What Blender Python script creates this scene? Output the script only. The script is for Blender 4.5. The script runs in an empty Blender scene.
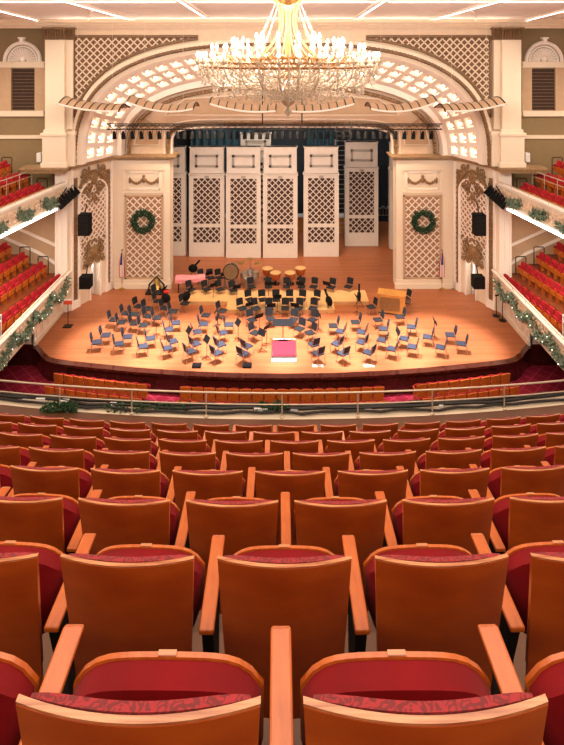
import bpy, math, random
from mathutils import Vector, Matrix
PI = math.pi
S = bpy.context.scene
C = S.collection
rnd = random.Random(7)
# ------------------------------------------------------------------ camera, world, light, exposure
F, HY, EYE = 555.0, 52.0, 14.2
cam = bpy.data.cameras.new('camera'); co = bpy.data.objects.new('camera', cam); C.objects.link(co)
co.location = (0, 0, EYE); co.rotation_euler = (PI/2, 0, 0)
cam.sensor_fit = 'HORIZONTAL'; cam.sensor_width = 36; cam.lens = F/564*36
cam.shift_y = -(372.5-HY)/564; cam.clip_start = .05; cam.clip_end = 200
S.camera = co
w = bpy.data.worlds.new('world'); S.world = w; w.use_nodes = True
w.node_tree.nodes['Background'].inputs[0].default_value = (1.0, .80, .62, 1)
w.node_tree.nodes['Background'].inputs[1].default_value = .24
S.view_settings.view_transform = 'Standard'; S.view_settings.look = 'None'
S.view_settings.gamma = 1; S.view_settings.use_curve_mapping = False
S.view_settings.exposure = 0.12

def light(kind, name, loc, energy, color, target=None, **kw):
    l = bpy.data.lights.new(name, kind); l.energy = energy; l.color = color
    for k, v in kw.items(): setattr(l, k, v)
    o = bpy.data.objects.new(name, l); C.objects.link(o); o.location = loc
    if target is not None:
        o.rotation_euler = (Vector(target)-Vector(loc)).to_track_quat('-Z', 'Y').to_euler()
    return o
YL, ZL2 = 29.6, 15.25
WARM = (1, .86, .68); NEUT = (1, .92, .84)
light('AREA', 'house_light', (0, 7, 19.8), 1800, WARM, (0, 9, 0), shape='RECTANGLE', size=18, size_y=11)
light('AREA', 'rear_house_light', (0, -5, 18.5), 650, WARM, (0, 12, 5), shape='RECTANGLE', size=14, size_y=3)
light('AREA', 'cove_light', (0, 14.6, 15.2), 2000, NEUT, (0, 34, 7), shape='RECTANGLE', size=22, size_y=1.5)
light('AREA', 'added_ceiling_fill', (0, YL, ZL2), 260, WARM, (0, YL-5, ZL2+3), shape='RECTANGLE', size=24, size_y=.1)  # unseen fill strip added above the cornice to brighten the ceiling
for x in (-7.5, -4.5, -1.5, 1.5, 4.5, 7.5):
    light('SPOT', 'stage_spot', (x*.9, 25.5, 13.6), 21000, (1, .93, .99), (x, 26.9, 0), spot_size=math.radians(29), spot_blend=.6, shadow_soft_size=.12)
for x in (-6, 0, 6):
    light('SPOT', 'rear_stage_spot', (x*.7, 30.0, 12.3), 2400, (1, .76, .54), (x, 34, 0), spot_size=math.radians(80), spot_blend=.8, shadow_soft_size=.25)
light('AREA', 'added_panel_fill', (0, 34.7, 11.1), 560, (1, .84, .70), (0, 38.8, 3.5), shape='RECTANGLE', size=12, size_y=.4)  # unseen area light added behind the opening to brighten the shell panels
light('AREA', 'rear_border_light', (0, 42, 10.8), 420, (1, .97, .93), (0, 46, 6), shape='RECTANGLE', size=12, size_y=.4)
for s in (-1, 1):
    light('AREA', 'upper_tier_light', (s*16.2, 26, 13.5), 420, WARM, (s*13.5, 26, 6), shape='RECTANGLE', size=2, size_y=8)
    light('AREA', 'lower_tier_light', (s*13.6, 25.5, 5.6), 330, WARM, (s*13.2, 25.5, 1.5), shape='RECTANGLE', size=2, size_y=8)

# ------------------------------------------------------------------ materials
def lin(c): return tuple(((v/255+.055)/1.055)**2.4 if v/255 > .04045 else v/255/12.92 for v in c)
M = {}
def mat(name, rgb, rough=.6, metal=0, bump=0, bscale=20, var=0, vscale=3, coat=0, emis=None, estr=0, sheen=0, stretch=(1,1,1), alpha=None, rgb2=None, spec=.5):
    m = bpy.data.materials.new(name); m.use_nodes = True; nt = m.node_tree; b = nt.nodes['Principled BSDF']
    c = lin(rgb); b.inputs['Base Color'].default_value = (*c, 1)
    b.inputs['Roughness'].default_value = rough; b.inputs['Metallic'].default_value = metal
    b.inputs['Coat Weight'].default_value = coat; b.inputs['Coat Roughness'].default_value = .12
    b.inputs['Sheen Weight'].default_value = sheen; b.inputs['Specular IOR Level'].default_value = spec
    if emis: b.inputs['Emission Color'].default_value = (*lin(emis), 1); b.inputs['Emission Strength'].default_value = estr
    if alpha is not None: b.inputs['Alpha'].default_value = alpha
    tc = nt.nodes.new('ShaderNodeTexCoord'); mp = nt.nodes.new('ShaderNodeMapping'); mp.inputs['Scale'].default_value = stretch
    nt.links.new(tc.outputs['Object'], mp.inputs[0])
    if var or rgb2:
        n = nt.nodes.new('ShaderNodeTexNoise'); n.inputs['Scale'].default_value = vscale; n.inputs['Detail'].default_value = 5
        nt.links.new(mp.outputs[0], n.inputs[0])
        mx = nt.nodes.new('ShaderNodeMix'); mx.data_type = 'RGBA'
        c2 = lin(rgb2) if rgb2 else tuple(v*(1-var) for v in c)
        mx.inputs[6].default_value = (*c, 1); mx.inputs[7].default_value = (*c2, 1)
        mr = nt.nodes.new('ShaderNodeMapRange'); mr.inputs[1].default_value = .35; mr.inputs[2].default_value = .65
        nt.links.new(n.outputs[0], mr.inputs[0]); nt.links.new(mr.outputs[0], mx.inputs[0]); nt.links.new(mx.outputs[2], b.inputs['Base Color'])
    if bump:
        n = nt.nodes.new('ShaderNodeTexNoise'); n.inputs['Scale'].default_value = bscale
        nt.links.new(mp.outputs[0], n.inputs[0])
        bp = nt.nodes.new('ShaderNodeBump'); bp.inputs['Strength'].default_value = bump
        nt.links.new(n.outputs[0], bp.inputs['Height']); nt.links.new(bp.outputs[0], b.inputs['Normal'])
    M[name] = m; return m
mat('plaster', (234, 214, 188), .55, bump=.05)
mat('plaster_white', (246, 232, 218), .5)
mat('plaster_pink', (226, 196, 166), .55, var=.06)
mat('ceiling_paint', (250, 238, 228), .7, var=.04)
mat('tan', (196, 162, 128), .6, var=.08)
mat('ochre_band', (178, 142, 102), .5, var=.4, vscale=12, bump=.3)
mat('gilt', (162, 124, 84), .45, metal=.25, bump=.4, bscale=30, var=.45, vscale=14)
mat('gilt_dark', (138, 102, 68), .5, metal=.1, var=.4, vscale=16, bump=.5, bscale=25)
mat('olive', (142, 118, 82), .7, var=.06)
mat('lattice_back', (122, 82, 52), .7, var=.15)
mat('lattice_tan', (170, 124, 84), .7, var=.1)
mat('lattice_dark', (72, 38, 24), .7)
mat('shell_paint', (216, 200, 186), .5, var=.04)
mat('shell_grey', (166, 152, 140), .6)
mat('dark_opening', (58, 36, 22), .8, var=.3, stretch=(1,1,8))
mat('seat_wood', (200, 92, 28), .28, coat=.7, rgb2=(158, 60, 16), vscale=2.2, stretch=(1,1,2), spec=.6)
mat('seat_rim', (206, 138, 92), .3, coat=.5, rgb2=(160, 86, 48), vscale=7, stretch=(1,16,26))
mat('arm_wood', (200, 100, 32), .35, coat=.4, rgb2=(182, 84, 24), vscale=8, stretch=(6,1,6))
mat('orange_wood', (224, 118, 40), .35, coat=.3, var=.25, vscale=6)
mat('velvet', (138, 5, 15), .8, spec=.2, sheen=.06, var=.25, vscale=6, bump=.1, bscale=150)
mat('dark_wood', (70, 26, 16), .25, coat=.6, var=.3, vscale=3, stretch=(1,1,6))
mat('black', (16, 15, 16), .8, spec=.2)
mat('black_fabric', (18, 17, 19), .8, var=.2, vscale=10)
mat('dark_metal', (38, 34, 32), .4, metal=.6)
mat('steel', (190, 182, 174), .3, metal=.9)
mat('rail_paint', (214, 192, 170), .35, metal=.3)
mat('navy', (42, 44, 58), .85, var=.15, vscale=10)
mat('navy_back', (30, 31, 40), .8)
mat('velvet_bright', (188, 20, 40), .75, var=.2, vscale=6)
mat('riser', (222, 172, 112), .6, var=.1, vscale=2)
mat('copper', (198, 110, 52), .35, metal=.5)
mat('brass', (190, 150, 80), .3, metal=.8)
mat('gold', (168, 116, 62), .35, metal=.5)
mat('drumskin', (220, 206, 180), .6)
mat('pink_cloth', (226, 136, 140), .8, bump=.2)
mat('podium_red', (140, 26, 46), .9, var=.1)
mat('leaf', (28, 58, 30), .6, rgb2=(48, 80, 44), vscale=30)
mat('leaf_grey', (84, 104, 80), .6, rgb2=(120, 132, 108), vscale=30)
mat('ribbon_red', (190, 24, 30), .5)
mat('white_paint', (240, 236, 232), .4)
mat('blue_door', (128, 160, 200), .5)
mat('stage_black', (28, 34, 42), .8, var=.3)
mat('teal_curtain', (46, 74, 84), .85, var=.3, stretch=(6,1,.4))
mat('flag_red', (190, 44, 40), .8); mat('flag_white', (232, 220, 210), .8); mat('flag_blue', (40, 50, 100), .8)
mat('cable', (46, 40, 38), .6)
mat('balcony_floor', (104, 62, 36), .5, var=.2)
mat('tier_floor', (140, 70, 36), .5, var=.2)
mat('organ_wood', (214, 148, 72), .45, var=.2, stretch=(1,1,10))
mat('sign_red', (196, 70, 40), .6)
mat('bulb', (255, 240, 220), .4, emis=(255, 236, 210), estr=10)
mat('coffer_bulb', (255, 240, 220), .4, emis=(255, 238, 214), estr=15)
mat('tube_light', (255, 250, 245), .4, emis=(255, 246, 236), estr=7)
mat('lamp_lens', (255, 240, 220), .4, emis=(255, 240, 220), estr=4)
mat('crystal', (226, 208, 186), .12, spec=1, alpha=.5)
mat('crystal_solid', (224, 204, 180), .1, spec=1, alpha=.8)

def floor_mat():
    m = bpy.data.materials.new('stage_boards'); m.use_nodes = True; nt = m.node_tree; b = nt.nodes['Principled BSDF']
    tc = nt.nodes.new('ShaderNodeTexCoord'); br = nt.nodes.new('ShaderNodeTexBrick')
    br.inputs['Scale'].default_value = 1; br.inputs['Brick Width'].default_value = 2.6; br.inputs['Row Height'].default_value = .14
    br.inputs['Mortar Size'].default_value = .004
    br.inputs['Color1'].default_value = (*lin((186, 110, 66)), 1); br.inputs['Color2'].default_value = (*lin((170, 94, 52)), 1)
    br.inputs['Mortar'].default_value = (*lin((120, 62, 34)), 1)
    n = nt.nodes.new('ShaderNodeTexNoise'); n.inputs['Scale'].default_value = .35; n.inputs['Detail'].default_value = 6
    mx = nt.nodes.new('ShaderNodeMix'); mx.data_type = 'RGBA'; mx.blend_type = 'MULTIPLY'; mx.inputs[0].default_value = .35
    nt.links.new(tc.outputs['Object'], br.inputs[0]); nt.links.new(tc.outputs['Object'], n.inputs[0])
    nt.links.new(br.outputs[0], mx.inputs[6]); nt.links.new(n.outputs[0], mx.inputs[7]); nt.links.new(mx.outputs[2], b.inputs['Base Color'])
    b.inputs['Roughness'].default_value = .45
    M['stage_boards'] = m
floor_mat()
def diamond_mat(name, c1, c2, scale, rough=.9, width=.06, bump=0):
    m = bpy.data.materials.new(name); m.use_nodes = True; nt = m.node_tree; b = nt.nodes['Principled BSDF']
    tc = nt.nodes.new('ShaderNodeTexCoord'); mp = nt.nodes.new('ShaderNodeMapping'); mp.inputs['Rotation'].default_value = (0, 0, PI/4)
    br = nt.nodes.new('ShaderNodeTexBrick'); br.offset = 0; br.inputs['Scale'].default_value = scale
    br.inputs['Brick Width'].default_value = 1; br.inputs['Row Height'].default_value = 1; br.inputs['Mortar Size'].default_value = width
    br.inputs['Color1'].default_value = (*lin(c1), 1); br.inputs['Color2'].default_value = (*lin(c1), 1); br.inputs['Mortar'].default_value = (*lin(c2), 1)
    nt.links.new(tc.outputs['Object'], mp.inputs[0]); nt.links.new(mp.outputs[0], br.inputs[0]); nt.links.new(br.outputs[0], b.inputs['Base Color'])
    b.inputs['Roughness'].default_value = rough; b.inputs['Specular IOR Level'].default_value = .2
    M[name] = m
diamond_mat('carpet', (122, 16, 38), (148, 44, 58), 1.9)
def pattern_velvet():
    m = bpy.data.materials.new('pattern_velvet'); m.use_nodes = True; nt = m.node_tree; b = nt.nodes['Principled BSDF']
    tc = nt.nodes.new('ShaderNodeTexCoord'); n = nt.nodes.new('ShaderNodeTexNoise'); n.inputs['Scale'].default_value = 46; n.inputs['Distortion'].default_value = 2.5; n.inputs['Detail'].default_value = 0
    mr = nt.nodes.new('ShaderNodeMapRange'); mr.inputs[1].default_value = .47; mr.inputs[2].default_value = .53
    mx = nt.nodes.new('ShaderNodeMix'); mx.data_type = 'RGBA'; mx.inputs[6].default_value = (*lin((112, 4, 14)), 1); mx.inputs[7].default_value = (*lin((158, 16, 28)), 1)
    nt.links.new(tc.outputs['Object'], n.inputs[0]); nt.links.new(n.outputs[0], mr.inputs[0]); nt.links.new(mr.outputs[0], mx.inputs[0]); nt.links.new(mx.outputs[2], b.inputs['Base Color'])
    b.inputs['Roughness'].default_value = .7; b.inputs['Sheen Weight'].default_value = .15
    M['pattern_velvet'] = m
pattern_velvet()

# ------------------------------------------------------------------ helpers
def P(px, py, Y): return Vector(((px-282)*Y/F, Y, EYE-(py-HY)*Y/F))
def X(px, Y): return (px-282)*Y/F
def Z(py, Y): return EYE-(py-HY)*Y/F
def FL(px, py, z=0):                     # a point on a level floor
    Y = (EYE-z)*F/(py-HY); return Vector(((px-282)*Y/F, Y, z))
class MB:
    def __init__(s, mtx=None): s.v = []; s.f = []; s.m = mtx or Matrix()
    def add(s, vs, fs):
        b = len(s.v); s.v += [tuple(s.m @ Vector(v)) for v in vs]; s.f += [tuple(i+b for i in f) for f in fs]; return s
    def box(s, x0, x1, y0, y1, z0, z1):
        x0, x1 = sorted((x0, x1)); y0, y1 = sorted((y0, y1)); z0, z1 = sorted((z0, z1))
        return s.add([(x0,y0,z0),(x1,y0,z0),(x1,y1,z0),(x0,y1,z0),(x0,y0,z1),(x1,y0,z1),(x1,y1,z1),(x0,y1,z1)],
                     [(0,3,2,1),(4,5,6,7),(0,1,5,4),(1,2,6,5),(2,3,7,6),(3,0,4,7)])
    def tube(s, pts, r, n=8, closed=False, rs=None):
        pts = [Vector(p) for p in pts]; N = len(pts); vs = []; fs = []; up = None
        for i, p in enumerate(pts):
            if closed: t = pts[(i+1) % N]-pts[i-1]
            else: t = pts[min(i+1, N-1)]-pts[max(i-1, 0)]
            if t.length < 1e-9: t = Vector((0,0,1))
            t.normalize()
            if up is None: up = Vector((0,0,1)) if abs(t.z) < .9 else Vector((1,0,0))
            a = t.cross(up)
            if a.length < 1e-6: a = t.orthogonal()
            a.normalize(); b = a.cross(t); up = b
            rr = rs[i] if rs else r
            for k in range(n):
                an = 2*PI*k/n + PI/n; vs.append(p+a*math.cos(an)*rr+b*math.sin(an)*rr)
        for i in range(N if closed else N-1):
            j = (i+1) % N
            for k in range(n): fs.append((i*n+k, i*n+(k+1) % n, j*n+(k+1) % n, j*n+k))
        if not closed: fs.append(tuple(range(n))[::-1]); fs.append(tuple((N-1)*n+k for k in range(n)))
        return s.add(vs, fs)
    def bar(s, a, b, wx, wn, nrm):       # flat bar from a to b, width wx across, thickness wn along nrm
        a = Vector(a); b = Vector(b); n = Vector(nrm).normalized(); t = (b-a).normalized(); c = t.cross(n)*wx/2; d = n*wn
        vs = [a-c, a+c, b+c, b-c, a-c+d, a+c+d, b+c+d, b-c+d]
        return s.add(vs, [(0,3,2,1),(4,5,6,7),(0,1,5,4),(1,2,6,5),(2,3,7,6),(3,0,4,7)])
    def lathe(s, prof, n=20, c=(0,0,0)):
        vs = []; fs = []
        for r, z in prof:
            for k in range(n):
                a = 2*PI*k/n; vs.append((c[0]+r*math.cos(a), c[1]+r*math.sin(a), c[2]+z))
        for i in range(len(prof)-1):
            for k in range(n): fs.append((i*n+k, i*n+(k+1) % n, (i+1)*n+(k+1) % n, (i+1)*n+k))
        fs.append(tuple(range(n))[::-1]); fs.append(tuple((len(prof)-1)*n+k for k in range(n)))
        return s.add(vs, fs)
    def prism(s, poly, vec):
        vec = Vector(vec); n = len(poly); vs = [Vector(p) for p in poly]+[Vector(p)+vec for p in poly]
        return s.add(vs, [tuple(range(n))[::-1], tuple(range(n, 2*n))]+[(i, (i+1) % n, n+(i+1) % n, n+i) for i in range(n)])
    def strip(s, A, B, closed=False):
        n = len(A); vs = list(A)+list(B)
        return s.add(vs, [(i, (i+1) % n, n+(i+1) % n, n+i) for i in range(n if closed else n-1)])
    def grid(s, fn, nu, nv):
        vs = [fn(i/nu, j/nv) for j in range(nv+1) for i in range(nu+1)]
        return s.add(vs, [(j*(nu+1)+i, j*(nu+1)+i+1, (j+1)*(nu+1)+i+1, (j+1)*(nu+1)+i) for j in range(nv) for i in range(nu)])
    def blob(s, c, r, n=6, m=4, sc=(1,1,1)):
        c = Vector(c); vs = []; fs = []
        for j in range(m+1):
            ph = PI*j/m
            for k in range(n):
                a = 2*PI*k/n; vs.append(c+Vector((r*sc[0]*math.sin(ph)*math.cos(a), r*sc[1]*math.sin(ph)*math.sin(a), r*sc[2]*math.cos(ph))))
        for j in range(m):
            for k in range(n): fs.append((j*n+k, (j+1)*n+k, (j+1)*n+(k+1) % n, j*n+(k+1) % n))
        return s.add(vs, fs)
def obj(name, mb, m, parent=None, smooth=False, bevel=0, segs=2, loc=None):
    me = bpy.data.meshes.new(name)
    vs = mb.v
    if loc is not None: vs = [(v[0]-loc[0], v[1]-loc[1], v[2]-loc[2]) for v in vs]
    me.from_pydata(vs, [], mb.f); me.materials.append(M[m] if isinstance(m, str) else m)
    import bmesh
    bm = bmesh.new(); bm.from_mesh(me); bmesh.ops.remove_doubles(bm, verts=bm.verts, dist=1e-5) if smooth else None
    bmesh.ops.recalc_face_normals(bm, faces=bm.faces)
    bm.to_mesh(me); bm.free()
    if smooth:
        for p in me.polygons: p.use_smooth = True
        me.set_sharp_from_angle(angle=math.radians(40))
    o = bpy.data.objects.new(name, me); C.objects.link(o)
    if loc is not None: o.location = loc
    if parent: o.parent = parent
    if bevel:
        b = o.modifiers.new('bevel', 'BEVEL'); b.width = bevel; b.segments = segs; b.limit_method = 'ANGLE'
    return o
def struct(name, mb, m, parent=None, **kw):
    o = obj(name, mb, m, parent, **kw)
    if not parent: o['kind'] = 'structure'
    return o
def tag(o, label, cat, group=None):
    o['label'] = label; o['category'] = cat
    if group: o['group'] = group
    return o
def thing(name, label, cat, loc=(0,0,0), rz=0, group=None):
    o = bpy.data.objects.new(name, None); C.objects.link(o); o.location = loc; o.rotation_euler = (0,0,rz); o.empty_display_size = .1
    return tag(o, label, cat, group)
def dup(root, loc, rz, label, group=None):
    r = root.copy(); C.objects.link(r); r.location = loc; r.rotation_euler = (0,0,rz); r['label'] = label
    if group: r['group'] = group
    for ch in KIDS[root.name]:
        c = ch.copy(); C.objects.link(c); c.parent = r
        for g in KIDS.get(ch.name, []):
            d = g.copy(); C.objects.link(d); d.parent = c
    return r
KIDS = {}
def learn(root):
    KIDS[root.name] = [o for o in bpy.data.objects if o.parent == root]
    for c in KIDS[root.name]: KIDS[c.name] = [o for o in bpy.data.objects if o.parent == c]
class Placer:                              # first call moves the template, later calls copy it
    def __init__(s, root): s.r = root; learn(root); s.used = False
    def __call__(s, loc, rz, label, group=None):
        if not s.used:
            s.used = True; r = s.r; r.location = loc; r.rotation_euler = (0,0,rz); r['label'] = label
            if group: r['group'] = group
            return r
        return dup(s.r, loc, rz, label, group)
ORD = ['','first','second','third','fourth','fifth','sixth','seventh','eighth','ninth','tenth','eleventh','twelfth','thirteenth','fourteenth','fifteenth','sixteenth','seventeenth','eighteenth','nineteenth','twentieth','twenty-first','twenty-second','twenty-third','twenty-fourth','twenty-fifth']
def arch(a, b, n, zs, Y, N=72, x0=0):      # left springing to right springing
    out = []
    for i in range(N+1):
        t = PI - PI*i/N; c, s_ = math.cos(t), math.sin(t)
        out.append(Vector((x0+a*math.copysign(abs(c)**(2/n), c), Y, zs+b*max(s_, 0)**(2/n))))
    return out
def lattice(mb, inside, x0, x1, z0, z1, step, w, y, t=.03, ns=160):
    """diagonal bars in the XZ plane, kept where inside(x, z)"""
    W, H = x1-x0, z1-z0
    for sg in (1, -1):
        k = -H if sg == 1 else 0
        end = W if sg == 1 else W+H
        c = k
        while c <= end:
            run = None; last = None
            for i in range(ns+1):
                z = z0+H*i/ns; x = x0+c+(z-z0)*sg
                ok = x0 <= x <= x1 and inside(x, z)
                if ok and run is None: run = (x, z)
                if (not ok or i == ns) and run is not None:
                    e = last if not ok else (x, z)
                    if e and abs(e[1]-run[1]) > step*.2: mb.bar((run[0], y, run[1]), (e[0], y, e[1]), w, t, (0,-1,0))
                    run = None
                last = (x, z)
            c += step
    return mb
def spiral(c, r, turns, a0, sg, n=18, k=.18):
    return [(c[0]+r*(k+(1-k)*(1-i/n))*math.cos(a0+sg*2*PI*turns*i/n), c[1], c[2]+r*(k+(1-k)*(1-i/n))*math.sin(a0+sg*2*PI*turns*i/n)) for i in range(n+1)]
def ornament(mb, cx, y, cz, w, h, seed=1, dense=1.0):
    """symmetrical carved scrollwork and leaves in the XZ plane"""
    r = random.Random(seed)
    mb.blob((cx, y-.05, cz), min(w, h)*.2, 8, 5, (1, .5, 1.3))
    for k in range(int(7*dense)):
        ux = r.uniform(.12, .42)*w; uz = r.uniform(-.42, .42)*h; rr = r.uniform(.09, .17)*min(w, h); a = r.uniform(0, 6)
        for s in (1, -1):
            pts = [(cx+s*(p[0]), p[1], p[2]) for p in spiral((ux, y-.05, cz+uz), rr, 1.2, a, 1)]
            mb.tube(pts, rr*.15, 5)
    for k in range(int(14*dense)):
        ux = r.uniform(.05, .46)*w; uz = r.uniform(-.46, .46)*h; rr = r.uniform(.035, .065)*min(w, h)
        for s in (1, -1): mb.blob((cx+s*ux, y-.04, cz+uz), rr, 6, 4, (r.uniform(.7, 1.6), .8, 1))
def foliage(mb, pts, rad, n, size, r):
    """leafy sprigs scattered about a path"""
    pts = [Vector(p) for p in pts]
    for _ in range(n):
        k = r.random()*(len(pts)-1); i = min(int(k), len(pts)-2); p = pts[i].lerp(pts[i+1], k-i)
        d = Vector((r.gauss(0,1), r.gauss(0,1), r.gauss(0,1))).normalized(); p = p+d*rad*r.random()**.5
        t = (d+Vector((r.gauss(0,.6), r.gauss(0,.6), r.gauss(0,.6)))).normalized(); s_ = t.orthogonal().normalized(); u = t.cross(s_)
        L = size*r.uniform(.7, 1.3); W = L*.28
        mb.add([p, p+t*L*.5+s_*W, p+t*L, p+t*L*.5-s_*W, p+t*L*.45+u*W*.5], [(0,1,4),(1,2,4),(2,3,4),(3,0,4),(0,3,2,1)])
SIDE = {-1: 'left', 1: 'right'}

# ------------------------------------------------------------------ room shell
ZL = 8.0                                     # ledge at the top of the stage towers
YW, YT = 30.4, 33.4                          # front wall plane, tower plane
ZC = Z(28, YW)                               # cornice height
# stage floor
lip_px = [(27,345.5),(31,346.6),(36,348.6),(39,352),(42,356.6),(47,360.6),(54,362.7),(70,364.8),(90,367),(135,371.5),(183,375),(230,377),(282,377.8)]
lipL = [FL(*p) for p in lip_px]; lip = lipL+[Vector((-v.x, v.y, v.z)) for v in lipL[::-1][1:]]
back = [Vector((16, lip[-1].y, 0)), Vector((16, 47, 0)), Vector((-16, 47, 0)), Vector((-16, lip[0].y, 0))]
struct('floor', MB().prism([v+Vector((0,0,-.04)) for v in lip+back], (0,0,.04)), 'stage_boards')
# dark wood apron under the lip
m = MB(); off = [v+Vector((0,-.06,.0)) for v in lip]
m.strip([v+Vector((0,0,.012)) for v in off], [v+Vector((0,.3,.012)) for v in lip]); m.strip(off, [v+Vector((0,0,-.1)) for v in off])
m.strip([v+Vector((0,0,.012)) for v in off], off)
m.strip([v+Vector((0,0,-.1)) for v in off], [v+Vector((0,.08,-.1)) for v in off]); m.strip([v+Vector((0,.08,-.1)) for v in off], [v+Vector((0,.08,-1.0)) for v in off])
struct('trim_1', m, 'dark_wood')
ZO = -.9
struct('floor.001', MB().box(-16, 16, 9.5, 30, ZO-.1, ZO), 'carpet')
struct('floor.002', MB().box(-16, 16, 28, 30.4, -.2, -.045), 'stage_boards')
# ceiling: flat near the proscenium, raised further out
m = MB(); m.box(-20, 20, 15.5, 31.4, ZC+.45, ZC+.75); m.box(-20, 20, 15.2, 15.5, ZC+.45, 20.3); m.box(-20, 20, -8, 15.4, 20.0, 20.3)
for s in (-1, 1): m.box(s*19.7, s*20, -8, 31.4, 6, 20)
struct('ceiling', m, 'ceiling_paint')
m = MB()
for (z0, z1, y0) in ((ZC+.28, ZC+.45, YW-.55), (ZC+.12, ZC+.28, YW-.35), (ZC-.02, ZC+.12, YW-.18)): m.box(-19.7, 19.7, y0, YW+.3, z0, z1)
struct('trim_2', m, 'plaster_pink')
# ribs crossing the ceiling with light slots
zc0 = ZC+.45
def ceil_pt(px, py): Yc = (zc0-EYE)*F/(HY-py); return Vector(((px-282)*Yc/F, Yc, zc0))
m = MB(); slots = []
for s in (-1, 1):
    for (a, b, wd) in (((60,-2),(132,19),.34), ((175,-4),(206,17),.36), ((-10,7),(40,20),.3), ((92,10),(88,20),.1)):
        A, B = ceil_pt(*a), ceil_pt(*b); A.x *= -s; B.x *= -s
        m.bar(A+Vector((0,0,0)), B, wd, .07, (0,0,-1))
        slots.append((A, B, wd, s))
m.box(-12, 12, 19.2, 19.6, zc0-.06, zc0)
struct('trim_3', m, 'plaster_white')
for i, (A, B, wd, s) in enumerate(slots):
    if i % 4 == 3: continue
    t = (B-A); q = MB(); q.bar(A+t*.02+Vector((0,0,-.07)), A+t*.93+Vector((0,0,-.07)), wd*.13, .015, (0,0,-1))
    tag(obj('ceiling_light', q, 'tube_light'), f'slim ceiling light strip, {ORD[i%4+1]} of three counted on the {SIDE[s]} half', 'light', 'ceiling light strips')
for s in (-1, 1):
    for k, (px, py) in enumerate(((37,20),(89,20.5),(120,21),(160,22))):
        c = ceil_pt(px, py); c.x *= -s
        q = MB(); q.lathe([(.28,0),(.3,-.03),(.2,-.06),(.1,-.03),(0.02,-.02)], 16, c)
        tag(obj('ceiling_rosette', q, 'gilt'), f'small bronze ceiling fitting, {ORD[k+1]} from the wall on the {SIDE[s]} side', 'ceiling fitting', 'bronze ceiling fittings')

# front wall around the arch
OA, OB, ON = 11.62, 7.0, 2.8
oc = arch(OA, OB, ON, ZL, YW, 96)
m = MB(); top = [Vector((v.x, YW, ZC+.3)) for v in oc]
m.strip(oc, top); m.strip(oc, [v+Vector((0,.35,0)) for v in oc])
for s in (-1, 1): m.box(s*OA, s*13.0, YW, YW+.35, ZL-.3, ZC+.3)
struct('wall_front', m, 'plaster_pink')
# spandrel lattice panels
def sp_inside(x, z):
    x = abs(x)
    if x > 11.35: return False
    zz = ZL+OB*max(0, 1-(x/OA)**ON)**(1/ON)
    return z > zz+.13
ztop = Z(36.5, YW)
for s in (-1, 1):
    xs = [s*(11.38-i*(11.38-4.6)/40) for i in range(41)]
    m = MB(); A = []; B = []
    for x in xs:
        zz = ZL+OB*max(0, 1-(abs(x)/OA)**ON)**(1/ON)+.12
        if zz < ztop: A.append(Vector((x, YW-.02, zz))); B.append(Vector((x, YW-.02, ztop)))
    m.strip(A, B)
    pan = struct('wall_spandrel_'+SIDE[s], m, 'lattice_back')
    q = MB(); lattice(q, lambda x, z: sp_inside(x, z) and z < ztop, min(s*11.38, s*4.5), max(s*11.38, s*4.5), 9.6, ztop, .40, .06, YW-.025, .04)
    struct('trim_lattice', q, 'plaster', pan)
    q = MB(); q.tube([a+Vector((0,-.04,0)) for a in A], .085, 6); q.tube([B[0]+Vector((0,-.04,0)), B[-1]+Vector((0,-.04,0))], .085, 6); q.tube([A[0]+Vector((0,-.04,0)), B[0]+Vector((0,-.04,0))], .085, 6)
    struct('trim_frame', q, 'gilt_dark', pan)
# arch mouldings: plain ring, rope, fillet
def ring(a0, b0, y0, a1, b1, y1, N=96, n0=2.8, n1=2.8):
    return MB().strip(arch(a0, b0, n0, ZL, y0, N), arch(a1, b1, n1, ZL, y1, N))
m = MB(); m.strip(arch(11.62, 7.0, 2.8, ZL, YW-.02, 96), arch(11.55, 6.9, 2.8, ZL, YW-.16, 96)); m.strip(arch(11.55, 6.9, 2.8, ZL, YW-.16, 96), arch(11.38, 6.7, 2.8, ZL, YW-.16, 96)); m.strip(arch(11.38, 6.7, 2.8, ZL, YW-.16, 96), arch(11.3, 6.6, 2.8, ZL, YW+.02, 96))
m.strip(arch(11.3, 6.6, 2.8, ZL, YW+.02, 96), arch(11.0, 6.3, 2.8, ZL, YW+.1, 96))
struct('trim_4', m, 'plaster')
m = MB(); pts = arch(11.33, 6.64, 2.8, ZL, YW-.1, 260); m.tube(pts, .1, 6, rs=[.1+.025*(i % 2) for i in range(261)])
struct('trim_5', m, 'gilt_dark')
# coffered splay of the arch
A0 = lambda t: (11.0, 6.0, 2.65); 
def csurf(u, v, d=0):
    t = PI-PI*u; c, s_ = math.cos(t), math.sin(t)
    a = 11.0*(1-v)+9.93*v; b = 6.3*(1-v)+4.78*v; n = 2.8*(1-v)+2.58*v; y = (YW+.1)*(1-v)+YT*v
    return Vector(((a+d)*math.copysign(abs(c)**(2/n), c), y, ZL+(b+d)*max(s_, 0)**(2/n)))
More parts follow.
